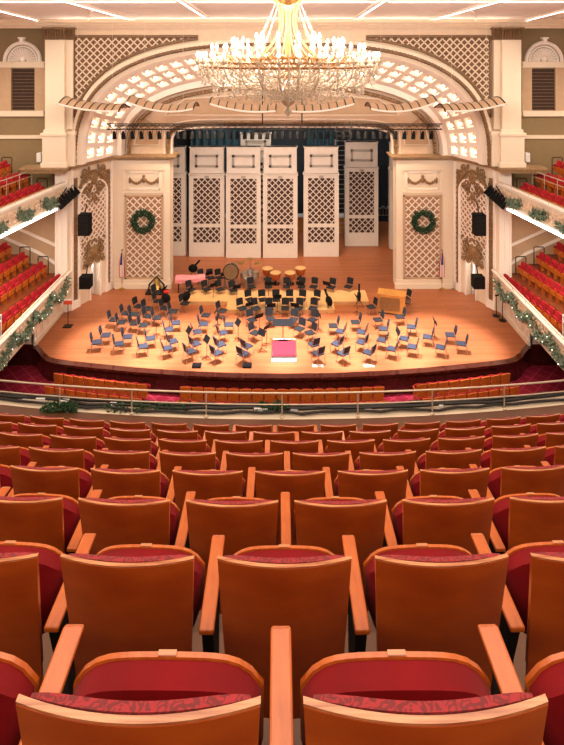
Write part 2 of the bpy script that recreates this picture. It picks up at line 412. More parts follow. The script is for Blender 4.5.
# even spacing along the curve
us = [i/600 for i in range(601)]; L = [0]
for i in range(600): L.append(L[-1]+(csurf(us[i+1], .5)-csurf(us[i], .5)).length)
def ueven(f):
    tgt = f*L[-1]; lo = 0
    while lo < 599 and L[lo+1] < tgt: lo += 1
    return us[lo]+(us[lo+1]-us[lo])*((tgt-L[lo])/max(L[lo+1]-L[lo], 1e-9))
NC = 33; frame = MB(); recess = MB(); bulbs = []
for i in range(NC):
    u0, u1 = ueven(.001+.998*i/NC), ueven(.001+.998*(i+1)/NC)
    for j in range(3):
        v0, v1 = .1+.8*j/3, .1+.8*(j+1)/3
        o4 = [(u0,v0),(u1,v0),(u1,v1),(u0,v1)]; du, dv = (u1-u0)*.16, (v1-v0)*.15
        i4 = [(u0+du,v0+dv),(u1-du,v0+dv),(u1-du,v1-dv),(u0+du,v1-dv)]
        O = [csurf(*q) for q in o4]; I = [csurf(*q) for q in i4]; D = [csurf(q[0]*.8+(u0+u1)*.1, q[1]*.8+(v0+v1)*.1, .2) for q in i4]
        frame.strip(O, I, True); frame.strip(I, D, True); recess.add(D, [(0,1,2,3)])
        bulbs.append(csurf((u0+u1)/2, (v0+v1)/2, .08))
for (v0, v1, d) in ((0,.1,0),(.9,1,0)):
    frame.strip([csurf(i/96, v0) for i in range(97)], [csurf(i/96, v1) for i in range(97)])
cof = struct('ceiling_arch', frame, 'plaster_white'); struct('coffer_recess', recess, 'tan', cof)  # tan recess colour paints in the brownish shading inside each coffer
b0 = MB().lathe([(.02,.05),(.06,.03),(.08,-.02),(.055,-.07),(.02,-.09)], 10)
bo = None
for i, p in enumerate(bulbs):
    if bo is None: bo = obj('coffer_lamp', b0, 'coffer_bulb', cof); b = bo
    else: b = bo.copy(); C.objects.link(b)
    b.location = p
# inner rim and shell wall
m = MB(); m.strip(arch(9.93, 4.78, 2.58, ZL, YT, 96), arch(9.93, 4.78, 2.58, ZL, YT-.12, 96)); m.strip(arch(9.93, 4.78, 2.58, ZL, YT-.12, 96), arch(9.65, 4.4, 2.6, ZL, YT-.12, 96)); m.strip(arch(9.65, 4.4, 2.6, ZL, YT-.12, 96), arch(9.55, 4.3, 2.6, ZL, YT+.35, 96))
struct('trim_6', m, 'plaster_white')
m = MB(); m.tube(arch(9.3, 4.05, 2.6, ZL, YT+.3, 220), .11, 6, rs=[.09+.04*(i % 2) for i in range(221)])
struct('trim_7', m, 'gilt')
YI = 33.85; ZOP = Z(127, YI)
def opening(d=0, N=96, y=YI):      # rounded opening: half width 6.75, top ZOP
    return arch(6.72+d, ZOP-ZL+d, 6, ZL, y, N)
m = MB(); A = opening(); B = arch(9.55, 4.3, 2.6, ZL, YI, 96); m.strip(A, B); m.strip(A, opening(y=YI+.5)); struct('wall_shell', m, 'plaster_pink')
m = MB(); m.tube(opening(.22, 220, YI-.05), .1, 6, rs=[.08+.05*(i % 2) for i in range(221)]); struct('trim_8', m, 'gilt')
m = MB(); m.tube(opening(.02, 96, YI-.03), .06, 6); m.tube(opening(.46, 96, YI-.03), .05, 6); struct('trim_9', m, 'plaster_white')
m = MB()
for s in (-1, 1):
    m.prism([(s*9.0, YI-.03, 8.55), (s*7.5, YI-.03, 8.55), (s*7.35, YI-.03, 9.6), (s*8.55, YI-.03, 10.3)], (0,.06,0))
m.prism([(-7.2, YI-.03, 10.35), (7.2, YI-.03, 10.35), (5.9, YI-.03, 11.35), (0, YI-.03, 11.75), (-5.9, YI-.03, 11.35)], (0,.06,0))
struct('trim_10', m, 'tan')
m = MB()
for poly in ([(-9.0,8.55),(-7.5,8.55),(-7.35,9.6),(-8.55,10.3)], [(9.0,8.55),(7.5,8.55),(7.35,9.6),(8.55,10.3)], [(-7.2,10.35),(7.2,10.35),(5.9,11.35),(0,11.75),(-5.9,11.35)]):
    m.tube([(x, YI-.05, z) for x, z in poly], .06, 4, closed=True)
struct('trim_11', m, 'plaster')

# stage towers, splayed bays, pilasters, side walls
def tower(s):
    x0, x1 = X(117, YT), X(170, YT)
    sx = lambda x: -x+.14 if s == 1 else x      # x given for left side
    def bx(m, a, b, y0, y1, z0, z1): m.box(sx(a), sx(b), y0, y1, z0, z1)
    m = MB(); bx(m, x0-.3, x1, YT, YT+1.0, 0, ZL-.2)
    root = struct('wall_tower_'+SIDE[s], m, 'plaster')
    m = MB(); bx(m, x0-.05, x1+.06, YT-.1, YT+.05, 0, Z(279, YT)); bx(m, x0-.1, x1+.1, YT-.16, YT+.05, 0, .3)
    bx(m, x0, X(124, YT), YT-.07, YT+.05, .4, ZL-.4); bx(m, X(164, YT), x1+.02, YT-.07, YT+.05, .4, ZL-.4)
    bx(m, X(124, YT), X(164, YT), YT-.07, YT, Z(193, YT), Z(190, YT)); bx(m, x0+.01, x1-.01, YT-.085, YT-.005, Z(170, YT), Z(160, YT))
    struct('trim_frame', m, 'plaster', root)
    def frame(xa, xb, za, zb, w, y):
        q = MB(); bx(q, xa, xb, y-.06, y, zb-w, zb); bx(q, xa, xb, y-.06, y, za, za+w); bx(q, xa, xa+w, y-.06, y, za, zb); bx(q, xb-w, xb, y-.06, y, za, zb); return q
    xa, xb, za, zb = X(127, YT), X(161, YT), Z(277, YT), Z(197, YT)
    struct('trim_moulding', frame(xa-.12, xb+.12, za-.12, zb+.12, .1, YT), 'tan', root)
    q = MB(); bx(q, xa, xb, YT-.012, YT, za, zb); struct('trim_panel', q, 'lattice_tan', root)
    q = MB(); ax, bx_ = sorted((sx(xa), sx(xb))); lattice(q, lambda x, z: True, ax, bx_, za, zb, .43, .06, YT-.015, .04)
    struct('trim_lattice', q, 'plaster_white', root)
    za, zb = Z(187, YT), Z(174, YT)
    struct('trim_moulding', frame(X(128, YT), X(160, YT), Z(189.5, YT), Z(171.5, YT), .06, YT), 'plaster_white', root)
    q = MB(); cx, cz = sx(X(144, YT)), (za+zb)/2
    for sg in (-1, 1):
        q.tube([(cx+sg*(.05+.8*t), YT-.05, cz+.1-.28*math.sin(PI*t)) for t in [i/8 for i in range(9)]], .07, 6)
        for k in range(5): q.blob((cx+sg*(.15+.15*k), YT-.06, cz+.02-.16*math.sin(PI*k/4)), .08, 6, 4)
        q.blob((cx+sg*.85, YT-.05, cz+.02), .11, 6, 4, (.7,1,1.8))
    q.blob((cx, YT-.06, cz+.05), .16, 8, 5, (.8,.7,1.2)); q.blob((cx, YT-.06, cz+.27), .1, 6, 4)
    struct('trim_ornament', q, 'gilt', root)
    m = MB(); bx(m, x0-.25, x1+.3, YT-.3, YT+1.1, ZL-.2, ZL-.08); bx(m, x0-.3, x1+.4, YT-.4, YT+1.1, ZL-.08, ZL)
    struct('trim_ledge', m, 'ochre_band', root)
    # splayed bay
    A = Vector((sx(-10.23), YT, 0)); B = Vector((sx(-11.67), YW, 0)); u = (A-B); Lg = u.length; u.normalize()
    nrm = Vector((u.y, -u.x, 0)); 
    if nrm.x*sx(-1) > 0: nrm = -nrm
    # local frame: x from outer end to inner end, y into the wall
    mt = Matrix(((u.x, -nrm.x, 0, B.x), (u.y, -nrm.y, 0, B.y), (0, 0, 1, 0), (0, 0, 0, 1)))
    du0, du1 = 1.55, 2.25            # door in the bay
    m = MB(mt); m.box(-.1, du0, 0, .3, 0, ZL-.2); m.box(du1, Lg+.1, 0, .3, 0, ZL-.2); m.box(du0, du1, 0, .3, 2.0, ZL-.2)
    bay = struct('wall_bay_'+SIDE[s], m, 'plaster')
    n0, n1 = .75, 2.75
    m = MB(mt); arc = [(n1-(n1-n0)/2+(n1-n0)/2*math.cos(a), -.012, 6.0+.75*math.sin(a)) for a in [PI*i/16 for i in range(17)]]
    m.prism([(n0, -.012, 2.5), (n1, -.012, 2.5)]+arc, (0,.02,0)); struct('trim_panel', m, 'lattice_tan', bay)
    def ins(x, z): return z > 2.5 and (z < 6 or ((x-(n0+n1)/2)/((n1-n0)/2))**2+((z-6)/.75)**2 < 1)
    m = MB(mt); lattice(m, ins, n0, n1, 2.5, 6.8, .36, .07, -.015, .04); struct('trim_lattice', m, 'plaster_white', bay)
    m = MB(mt); m.tube([(n1+.08, -.05, 0), (n1+.08, -.05, 6.0)]+[((n0+n1)/2+(1.08)*math.cos(a), -.05, 6.0+.85*math.sin(a)) for a in [PI*i/16 for i in range(1, 16)]]+[(n0-.08, -.05, 6.0), (n0-.08, -.05, 0)], .09, 6); struct('trim_moulding', m, 'plaster_white', bay)
    m = MB(mt)
    for x in (.42, 2.98):
        m.box(x-.17, x+.17, -.03, 0, .3, 7.2)
        for k in range(46): m.blob((x+.09*(-1)**k, -.04, .4+k*.15), .09, 6, 3, (1,.6,.9))
    struct('trim_leaves', m, 'gilt', bay)
    m = MB(mt); m.box(.12, .26, -.08, 0, 0, ZL-.3); m.box(3.12, 3.3, -.1, 0, 0, ZL-.3); m.box(.1, .7, -.1, 0, 0, .45); m.box(2.7, 3.3, -.1, 0, 0, .45); m.box(du0-.12, du0, -.1, 0, 0, 2.1); m.box(du1, du1+.12, -.1, 0, 0, 2.1)
    struct('trim_pilaster', m, 'plaster_white', bay)
    m = MB(mt); ornament(m, 1.75, -.05, 6.95, 2.1, 1.5, 3, 1.6); ornament(m, 1.75, -.05, 5.9, 1.0, .9, 5, .8); ornament(m, 1.75, -.07, 2.7, 1.9, 1.5, 9, 2); m.tube([(.7+2.1*i/12, -.08, 6.6+.75*math.sin(PI*i/12)) for i in range(13)], .09, 6)
    struct('trim_ornament', m, 'gilt', bay)
    m = MB(mt); m.box(du0+.28, du1, .32, 2.2, -.03, 2.0); m.box(du0, du1, 1.6, 1.7, 0, 2.0)
    m = MB(mt); m.box(du0-.3, du1+.5, 1.4, 1.5, 0, 2.2)
    struct('wall_passage_'+SIDE[s], m, 'blue_door')
    d = MB(mt); d.box(du1-.06, du1-.01, .32, .7, 0, 1.95); d.box(du1-.09, du1-.06, .38, .64, .2, .9); d.box(du1-.09, du1-.06, .38, .64, 1.05, 1.8)
    do = struct('door_1' if s == -1 else 'door_2', d, 'white_paint'); h = MB(mt); h.tube([(du1-.12, .66, 1.0), (du1-.12, .56, 1.0)], .02, 6); struct('door_handle', h, 'brass', do)
    light('POINT', 'passage_lamp', tuple((mt @ Vector((du0+.35, .9, 1.8)))), 50, (1,.95,.9), shadow_soft_size=.1)
    m = MB(mt); m.box(-.1, Lg+.1, -.28, .35, ZL-.2, ZL-.08); m.box(-.1, Lg+.1, -.38, .35, ZL-.08, ZL)
    struct('trim_ledge', m, 'ochre_band', bay)
    # outer pier and giant pilaster
    m = MB(); m.box(sx(-12.3), sx(-11.67), YW, YW+.9, 0, ZL-.2); m.box(sx(-13.15), sx(-11.67), YW, YW+.9, ZL-.25, ZL+.1)
    pier = struct('wall_pier_'+SIDE[s], m, 'plaster')
    m = MB(); bx2 = lambda a, b, y0, y1, z0, z1: m.box(sx(a), sx(b), y0, y1, z0, z1)
    xa, xb = X(46, YW-.4), X(65, YW-.4)
    bx2(xa, xb, YW-.5, YW+.1, ZL+2.0, Z(40, YW)); bx2(xb, xb+.36, YW-.25, YW+.1, ZL+2.0, Z(40, YW)); bx2(xa-.12, xb+.12, YW-.62, YW+.1, ZL, ZL+1.7); bx2(xb+.1, xb+.5, YW-.36, YW+.1, ZL, ZL+1.7)
    bx2(xa-.2, xb+.2, YW-.7, YW+.1, ZL+1.7, ZL+1.85); bx2(xa-.08, xb+.08, YW-.58, YW+.1, ZL+1.85, ZL+2.02); bx2(xb+.1, xb+.55, YW-.4, YW+.1, ZL+1.7, ZL+1.9)
    bx2(xa-.2, xb+.2, YW-.66, YW+.1, ZL, ZL+.25)
    struct('trim_pilaster', m, 'plaster', pier, bevel=.015)
    m = MB()
    for (ca, cb, y) in ((xa, xb, YW-.52), (xb+.02, xb+.4, YW-.27)):
        n = max(3, int((cb-ca)/.14))
        for r_ in range(3):
            for k in range(n+1):
                x = ca+(cb-ca)*k/n; z = Z(39, YW)+r_*.17
                m.tube([(sx(x), y, z), (sx(x), y-.03*(r_+1), z+.12), (sx(x), y-.1-.04*r_, z+.2)], .055, 5, rs=[.06,.06,.025])
        m.box(sx(ca-.1), sx(cb+.1), y-.16, y+.3, Z(40, YW)+.58, Z(40, YW)+.68)
        m.box(sx(ca), sx(cb), y+.01, y+.3, Z(40, YW), Z(40, YW)+.6)
    struct('trim_capital', m, 'gilt_dark', pier)
    m = MB(); m.box(sx(-14.0), sx(-11.55), YW-.7, YW+.1, ZL-.24, ZL-.1); m.box(sx(-14.05), sx(-11.5), YW-.8, YW+.1, ZL-.1, ZL)
    for k in range(24): m.box(sx(-14+k*.1), sx(-13.95+k*.1), YW-.76, YW, ZL-.3, ZL-.24)
    struct('trim_ledge', m, 'ochre_band', pier)
    # beaded strip below the ledge
    m = MB(); m.box(sx(-12.32), sx(-11.72), YW-.12, YW, 0, ZL-.3)
    for k in range(40): m.blob((sx(-12.0), YW-.14, 2.6+k*.12), .05, 6, 3)
    m.box(sx(-12.36), sx(-12.26), YW-.2, YW, 0, ZL-.3)
    struct('trim_pilaster', m, 'plaster_white', pier)
    # side part of the front wall with blind window
    YS = 31.2
    m = MB(); m.box(sx(-19.7), sx(-12.9), YS, YS+.3, -1, ZC+.4); sw = struct('wall_front_'+SIDE[s], m, 'olive')
    g = lambda a, b, c, d, y=.1: q.box(sx(X(a, YS)), sx(X(b, YS)), YS-y, YS, Z(d, YS), Z(c, YS))
    q = MB(); g(-40, 46, 61.5, 67.5, .22); g(-40, 46, 63, 66, .28); g(-40, 45, 110.5, 116, .2); g(-40, 44, 135, 138.5, .1)
    struct('trim_band', q, 'plaster', sw)
    q = MB(); g(-1, 12, 67, 110.5, .12); g(35, 45, 67, 110.5, .06); g(-30, -1, 67, 110.5, .03); struct('trim_panel', q, 'tan', sw)
    q = MB(); cx, cz = sx(X(23, YS)), Z(61.5, YS)
    q.tube([(cx+1.0*math.cos(a), YS-.08, cz+1.05*math.sin(a)) for a in [PI*i/20 for i in range(21)]], .11, 6); q.tube([(cx+.8*math.cos(a), YS-.05, cz+.85*math.sin(a)) for a in [PI*i/20 for i in range(21)]], .06, 6)
    q.box(cx-.1, cx+.1, YS-.25, YS, cz+.95, cz+1.3); q.box(cx-.17, cx+.17, YS-.28, YS, cz+1.27, cz+1.36)
    for i in range(15):
        a = PI*(i+.5)/15; q.tube([(cx+.22*math.cos(a), YS-.04, cz+.22*math.sin(a)), (cx+.72*math.cos(a), YS-.05, cz+.76*math.sin(a))], .05, 6, rs=[.025,.07])
    q.blob((cx, YS-.08, cz+.15), .2, 8, 5)
    struct('trim_fanlight', q, 'plaster_white', sw)
    q = MB(); q.box(sx(X(12.5, YS)), sx(X(34.5, YS)), YS-.03, YS, Z(110, YS), Z(69, YS)); wi = struct('window_1' if s == -1 else 'window_2', q, 'dark_opening')
    q = MB()
    for k in range(12): q.box(sx(X(12.5, YS)), sx(X(34.5, YS)), YS-.05, YS-.03, Z(110, YS)+.19*k, Z(110, YS)+.19*k+.025)
    struct('window_slats', q, 'gilt_dark', wi)
    # lower wall behind the boxes: tan with sloping mouldings
    q = MB(); q.box(sx(-19.5), sx(-12.2), YS-.45, YS, 0, 5.9); lw = struct('wall_box_'+SIDE[s], q, 'tan')
    q = MB(); y = YS-.47
    for pts in (((-30,206),(19,228.5),(58,246),(58,262)), ((-30,222),(10.5,240),(40,253),(60,266))):
        pp = [P(a, b, y) for a, b in pts]; pp = [Vector((sx(v.x), y, v.z)) for v in pp]
        for a, b in zip(pp, pp[1:]): q.bar(a, b, .16, .06, (0,-1,0))
    struct('trim_dado', q, 'plaster_white', lw)
    q = MB(); q.box(sx(X(39, YS)), sx(X(43.5, YS)), YS-.35, YS, Z(161, YS), Z(152, YS)); 
    tag(obj('wall_speaker', q, 'white_paint', bevel=.02), f'small white box speaker on the olive wall beside the {SIDE[s]} pilaster', 'speaker', 'white wall speakers')
    return mt
mts = {s: tower(s) for s in (-1, 1)}

# stage house behind the shell
m = MB(); m.box(-16, 16, 46.5, 46.8, 0, 12); m.box(-9, -8.8, 34.3, 46.5, 0, 12); m.box(8.8, 9, 34.3, 46.5, 0, 12); m.box(-16, 16, 34.9, 46.8, 11.4, 11.6)
struct('wall_back', m, 'stage_black')
m = MB()
for (xa, xb) in ((-7.5,-2.2), (2.0, 4.6)):
    A = [Vector((xa+(xb-xa)*i/60, 45.6+.12*math.sin(i*.9), 4)) for i in range(61)]; B = [Vector((v.x, v.y, 11.3)) for v in A]
    q = MB().strip(A, B).strip([v+Vector((0,.03,0)) for v in A], [v+Vector((0,.03,0)) for v in B])
    tag(obj('stage_curtain', q, 'teal_curtain', smooth=True), 'wide dark teal curtain at the back of the stage, %s one' % ('left' if xa < 0 else 'right'), 'curtain', 'teal stage curtains')
# shell panels
def shell_tower(pl, pr, top, base, label, rz=0):
    Y = EYE*F/(base-HY); cx = X((pl+pr)/2, Y); W = (pr-pl)*Y/F; H = (base-top)*Y/F
    t = thing('acoustic_shell_panel', label, 'acoustic panel', (cx, Y, 0), rz, 'tall cream shell panels')
    h = W/2; fz = lambda f: H*(1-f)     # f measured from the top
    m = MB(); m.box(-h, h, .1, .55, .02, H*.765); m.box(-h, h, .0, .1, .02, H*.11); 
    for a in (-h, h-.3): m.box(a, a+.3, 0, .1, H*.11, fz(.25))
    m.box(-h+.3, h-.3, 0, .1, fz(.73), fz(.70)); m.box(-h+.3, h-.3, 0, .1, fz(.285), fz(.25)); m.box(-h-.04, h+.04, -.04, .55, fz(.255), fz(.245)); m.box(-h+.3, h-.3, 0, .1, H*.11, H*.13)
    obj('panel_body', m, 'shell_paint', t)
    m = MB(); m.box(-h+.05, h-.05, 0, .55, fz(.238), H); m.box(-h, h, -.03, .58, H-.06, H); obj('top_box', m, 'shell_paint', t)
    m = MB(); fr = lambda x0, x1, z0, z1, w_: (m.box(x0, x1, -.03, .02, z0, z0+w_), m.box(x0, x1, -.03, .02, z1-w_, z1), m.box(x0, x0+w_, -.03, .02, z0, z1), m.box(x1-w_, x1, -.03, .02, z0, z1))
    fr(-h+.42, h-.42, fz(.185), fz(.07), .16); m.box(-.15, .15, -.04, 0, fz(.285), fz(.262)); obj('inset_frame', m, 'shell_grey', t)
    m = MB(); m.box(-h+.3, h-.3, .07, .1, H*.13, fz(.285)); obj('lattice_backing', m, 'lattice_dark', t)
    m = MB(); lattice(m, lambda x, z: True, -h+.3, h-.3, fz(.70), fz(.285), .43, .055, .05, .04); lattice(m, lambda x, z: True, -h+.3, h-.3, H*.13, fz(.73), .43, .055, .05, .04)
    obj('lattice_grille', m, 'shell_paint', t)
    for x in (-h+.15, h-.15):
        for k in range(2): obj('caster', MB().lathe([(.02,0),(.06,0),(.06,.05),(.02,.05)], 8, (x, .1+.35*k, 0)), 'black', t)
    return t
shell_tower(150.5, 185.5, 147, 256, 'cream lattice shell panel partly hidden behind the left stage tower')
shell_tower(189, 224.3, 147, 257, 'cream lattice shell panel standing leftmost in full view')
shell_tower(226, 260.8, 147, 258.3, 'cream lattice shell panel, left of the two standing side by side in the middle')
shell_tower(263, 297.5, 147, 258.3, 'cream lattice shell panel, right of the two standing side by side in the middle')
shell_tower(303.7, 338.8, 146.7, 257, 'cream lattice shell panel just right of the middle pair')
shell_tower(345, 378.3, 142, 246.5, 'cream lattice shell panel set further back on the right')
shell_tower(390, 423, 143, 249.5, 'cream lattice shell panel mostly hidden behind the right stage tower')
t_ = shell_tower(240, 271.5, 133, 236, 'cream shell panel at the rear showing only its top between two others')
# things at the back of the stage
def ladder():
    t = thing('scaffold_tower', 'dark metal scaffold tower with rungs behind the rear right panel', 'scaffold', (X(343, 42.6), 42.6, 0))
    for x in (-.55, .55):
        for y in (0, .7): obj('upright', MB().tube([(x, y, 0), (x, y, 9)], .035, 6), 'steel', t)
    for k in range(24): obj('rung', MB().tube([(-.55, 0, .35+k*.37), (.55, 0, .35+k*.37)], .025, 6), 'steel', t)
ladder()
t = thing('long_counter', 'long pale counter standing behind the shell panels', 'counter', (0, 43.8, 0))
obj('counter_body', MB().box(-6.5, 6.5, 0, .7, 0, 1.15), 'organ_wood', t); obj('counter_top', MB().box(-6.6, 6.6, -.05, .75, 1.15, 1.25), 'white_paint', t)
for i, px in enumerate((380, 383, 386, 389)):
    m = MB(); c = (X(px, 44), 44, 1.25); m.lathe([(.12,0),(.12,.03),(.02,.05),(.02,.5+.12*(i % 2)),(.16,.56+.12*(i % 2)),(.14,.6+.12*(i % 2))], 12, c)
    tag(obj('cymbal_stand', m, 'steel'), f'small metal percussion stand on the rear counter, {ORD[i+1]} from the left', 'stand', 'percussion stands on the counter')

# ------------------------------------------------------------------ horseshoe side tiers
def railx(Y, tier): return 11.62-.0*(31-Y) if tier == 0 else 11.67+.165*(31-Y)
def tier_sides(s):
    side = SIDE[s]
    # lower tier -----------------------------------------------------
    Ys = [31.1-i*.5 for i in range(26)]
    for tier, (zr, zf, name, seat_c) in enumerate(((2.2, 1.25, 'lower', 0), (7.05, 6.05, 'upper', 0))):
        path = [Vector((s*railx(Y, tier), Y, 0)) for Y in Ys]
        if tier == 0: path = [Vector((s*12.2, 31.1, 0)), Vector((s*11.75, 31.1, 0))]+path[1:]
        up = lambda z, o=0: [v+Vector((s*o, 0, z)) for v in path]
        m = MB(); m.strip(up(zr-.12, 0), up(zf, .12)); m.strip(up(zr-.12, .12), up(zf, .3)); m.strip(up(zf, .12), up(zf-.1, .02)); m.strip(up(zf-.1, .02), up(zf-.22, .02)); m.strip(up(zf-.22, .02), up(zf-.22, 6))
        fas = struct('wall_fascia_%s_%s' % (name, side), m, 'plaster')
        m = MB(); m.strip(up(zr-.02, -.06), up(zr-.02, .26)); m.strip(up(zr-.02, -.06), up(zr-.14, -.04)); m.strip(up(zr-.14, -.04), up(zr-.14, .2)); m.strip(up(zr-.02, .26), up(zr-.14, .24)); struct('trim_cap', m, 'plaster_white', fas)
        m = MB()
        for i in range(1, len(path)-1):
            for k in range(2):
                c = path[i].lerp(path[i+1], k*.5); 
                for q in range(3): m.blob((c.x-s*-.02+rnd.uniform(-.03,.03), c.y+rnd.uniform(-.1,.1), zf+.25+q*.2), .11, 6, 4, (.6,1,1))
        struct('trim_ornament', m, 'plaster_pink', fas)
        m = MB(); m.tube(up(zr+.1, .05), .025, 6)
        for v in path[1::3]: m.tube([(v.x+s*.05, v.y, zr-.02), (v.x+s*.05, v.y, zr+.1)], .015, 6)
        r_ = obj('handrail', m, 'rail_paint'); tag(r_, f'thin metal handrail along the top of the {name} {side} box front', 'railing', None)
        # garland
        m = MB(); pts = []; k = 0
        Yg = [29.8-i*.25 for i in range(34)]
        for i, Y in enumerate(Yg):
            ph = (i % 8)/8; sag = .55*math.sin(PI*ph)
            pts.append((s*(railx(Y, tier)-.1), Y, zr-.2-sag if tier == 0 else zr-.25-sag*.9))
        if tier == 0: foliage(m, pts, .16, 1500, .16, rnd)
        else:
            for w_, (a, b) in enumerate(((3, 7), (11, 15), (19, 23))):
                m = MB(); foliage(m, pts[a:b+1], .17, 220, .2, rnd)
                tag(obj('garland', m, 'leaf_grey'), f'green garland swag on the upper {side} tier front, {ORD[w_+1]} from the stage', 'garland', 'upper tier garland swags')
        if tier == 0:
            g = obj('garland', m, 'leaf_grey'); tag(g, f'green Christmas garland draped along the {name} {side} box front', 'garland', None)
        m = MB()
        for p in pts[::2]:
            m.blob((p[0]-s*.17, p[1]+rnd.uniform(-.1,.1), p[2]+rnd.uniform(-.1,.1)), .02, 6, 4)
        if tier == 0: obj('fairy_light', m, 'lamp_lens', g)['kind'] = 'stuff'
    # lower tier steps and seats
    def rowx(x0, sl, Y, Y0=30.5): return x0+sl*(Y0-Y)
    rowsL = [(12.0, .16, 1.27, 30.0, 23.7), (12.95, .17, 1.95, 30.0, 25.6), (13.95, .15, 2.47, 30.0, 27.0), (14.9, .15, 3.0, 30.0, 28.0)]
    rowsU = [(13.0, .17, 6.25, 29.9, 25.5), (14.0, .17, 6.85, 30.1, 27.3), (14.95, .17, 7.4, 30.1, 28.2)]
    for tier, rows in enumerate((rowsL, rowsU)):
        name = ('lower', 'upper')[tier]
        m = MB()
        for k, (x0, sl, zf, Ya, Yb) in enumerate(rows):
            xin = 11.7 if k == 0 else x0-.55
            a = [(s*(xin if k == 0 and tier == 0 else (railx(30.8, 1)+.2 if k == 0 else rowx(xin, sl, 30.8))), 30.8, zf), (s*19.5, 30.8, zf), (s*19.5, 16, zf), (s*((11.75 if tier == 0 else railx(16, 1)+.2) if k == 0 else rowx(xin, sl, 16)), 16, zf)]
            m.prism(a, (0,0,-.3))
        struct('floor_%s_%s' % (name, side), m, 'tier_floor')
        for k, (x0, sl, zf, Ya, Yb) in enumerate(rows):
            Y = Ya; n = 0; rz = math.atan(sl)+math.radians(14)
            while Y > Yb:
                n += 1; x = rowx(x0, sl, Y)+.06
                side_place((s*x, Y, zf), (PI/2-rz if s == -1 else -PI/2+rz)*1 if False else (-(PI/2+math.radians(6)) if s == -1 else (PI/2+math.radians(6))),
                    f'red velvet chair, {ORD[n]} from stage end, {ORD[k+1]} row up, {name} {side} tier', f'seats of the {name} {side} tier')
                Y -= .54
        # rails at the stage end of the rows
        for k, (x0, sl, zf, Ya, Yb) in enumerate(rows[:3]):
            t = thing('stair_handrail', f'bent metal handrail on the aisle steps, {ORD[k+1]} from the box front, {name} {side} tier', 'railing', (s*(x0+.2), 30.55, zf), 0, 'aisle handrails')
            obj('rail_tube', MB().tube([(-.28,0,0),(-.28,0,.95),(-.22,0,1.0),(.22,0,1.0),(.28,0,.95),(.28,0,0)], .025, 6), 'dark_metal', t)
    # front rail between upper rows
    m = MB(); pts = [Vector((s*(13.62+.17*(30.2-Y)), Y, 7.75)) for Y in (30.2, 28, 26, 24, 22)]
    m.tube(pts, .03, 6); m.tube([p-Vector((0,0,.3)) for p in pts], .02, 6)
    for i in range(9):
        p = pts[0].lerp(pts[-1], i/8); m.tube([p, p-Vector((0,0,.9))], .02, 6)
    tag(obj('row_railing', m, 'rail_paint'), f'pale metal railing between seat rows on the upper {side} tier', 'railing')
    m = MB(); pts = [Vector((s*(11.95), Y, 0)) for Y in (24.3, 20)]
    for z in (2.45, 2.7): m.tube([p+Vector((s*.35, 0, z)) for p in pts], .035, 6)
    for i in range(4):
        p = pts[0].lerp(pts[1], i/3); m.tube([p+Vector((s*.35, 0, 1.15)), p+Vector((s*.35, 0, 2.7))], .03, 6)
    tag(obj('box_railing', m, 'white_paint'), f'white double bar railing inside the {side} lower box at the frame edge', 'railing')
    # linear light under the upper tier front
    A = Vector((s*(railx(29.2, 1)-.12), 29.2, 5.93)); B = Vector((s*(railx(21.5, 1)-.12), 21.5, 5.93))
    t = thing('linear_light', f'bright white strip light along the underside of the {side} upper tier front', 'light', tuple(A))
    q = MB(); q.tube([A-A, B-A], .05, 8); obj('light_tube', q, 'tube_light', t); q = MB(); q.tube([Vector((s*.1,0,.1)), B-A+Vector((s*.1,0,.1))], .05, 6); obj('housing', q, 'white_paint', t)
    # spotlights hung at the stage end
    for i in range(7):
        Y = 29.1+i*.27; c = Vector((s*(railx(Y, 1)-.25), Y, 6.28+.06*i))
        t = thing('spotlight', f'black theatre spotlight hung on the {side} upper tier front, {ORD[i+1]} from the strip light', 'spotlight', tuple(c), 0, f'spotlights on the {side} tier')
        d = Vector((-s*.35, .1, -.55)); 
        obj('lamp_body', MB().tube([-d*.25, d*.3, d*.55], .1, 10, rs=[.07,.11,.12]), 'black', t); obj('yoke', MB().tube([(0,-.1,.05),(0,-.1,.3),(0,.1,.3),(0,.1,.05)], .018, 5), 'dark_metal', t)
    t = thing('lighting_pipe', f'black pipe carrying the spotlights along the {side} upper tier', 'pipe', (s*railx(30, 1), 29, 6.6))
    obj('pipe', MB().tube([(-s*.25,0,0),(-s*.0,2.0,.3)], .03, 6), 'black', t); obj('clamp', MB().tube([(-s*.12,1.4,.2),(s*.25,1.4,.2)], .03, 6), 'black', t)
    # wall under the lower tier
    m = MB(); m.box(s*11.95, s*12.1, 26.8, 31.1, 0, 1.2); m.box(s*13.9, s*14.0, 14, 26.8, ZO, 1.2); m.box(s*12.0, s*14, 26.8, 26.9, ZO, 1.2)
    wl = struct('wall_under_%s' % side, m, 'plaster_white')
    m = MB(); m.box(s*13.86, s*13.9, 14, 26.8, ZO, ZO+1.0); m.box(s*12.0, s*13.9, 26.74, 26.8, ZO, ZO+1.0); struct('trim_wainscot', m, 'dark_wood', wl)
    m = MB(); m.box(s*11.9, s*11.95, 26.8, 31.1, 0, .2)
    for k in range(6): Y0 = 26.95+k*.7; m.tube([(s*11.94, Y0, .35), (s*11.94, Y0+.55, .35), (s*11.94, Y0+.55, 1.05), (s*11.94, Y0, 1.05)], .025, 4, closed=True)
    struct('trim_panel', m, 'plaster', wl)
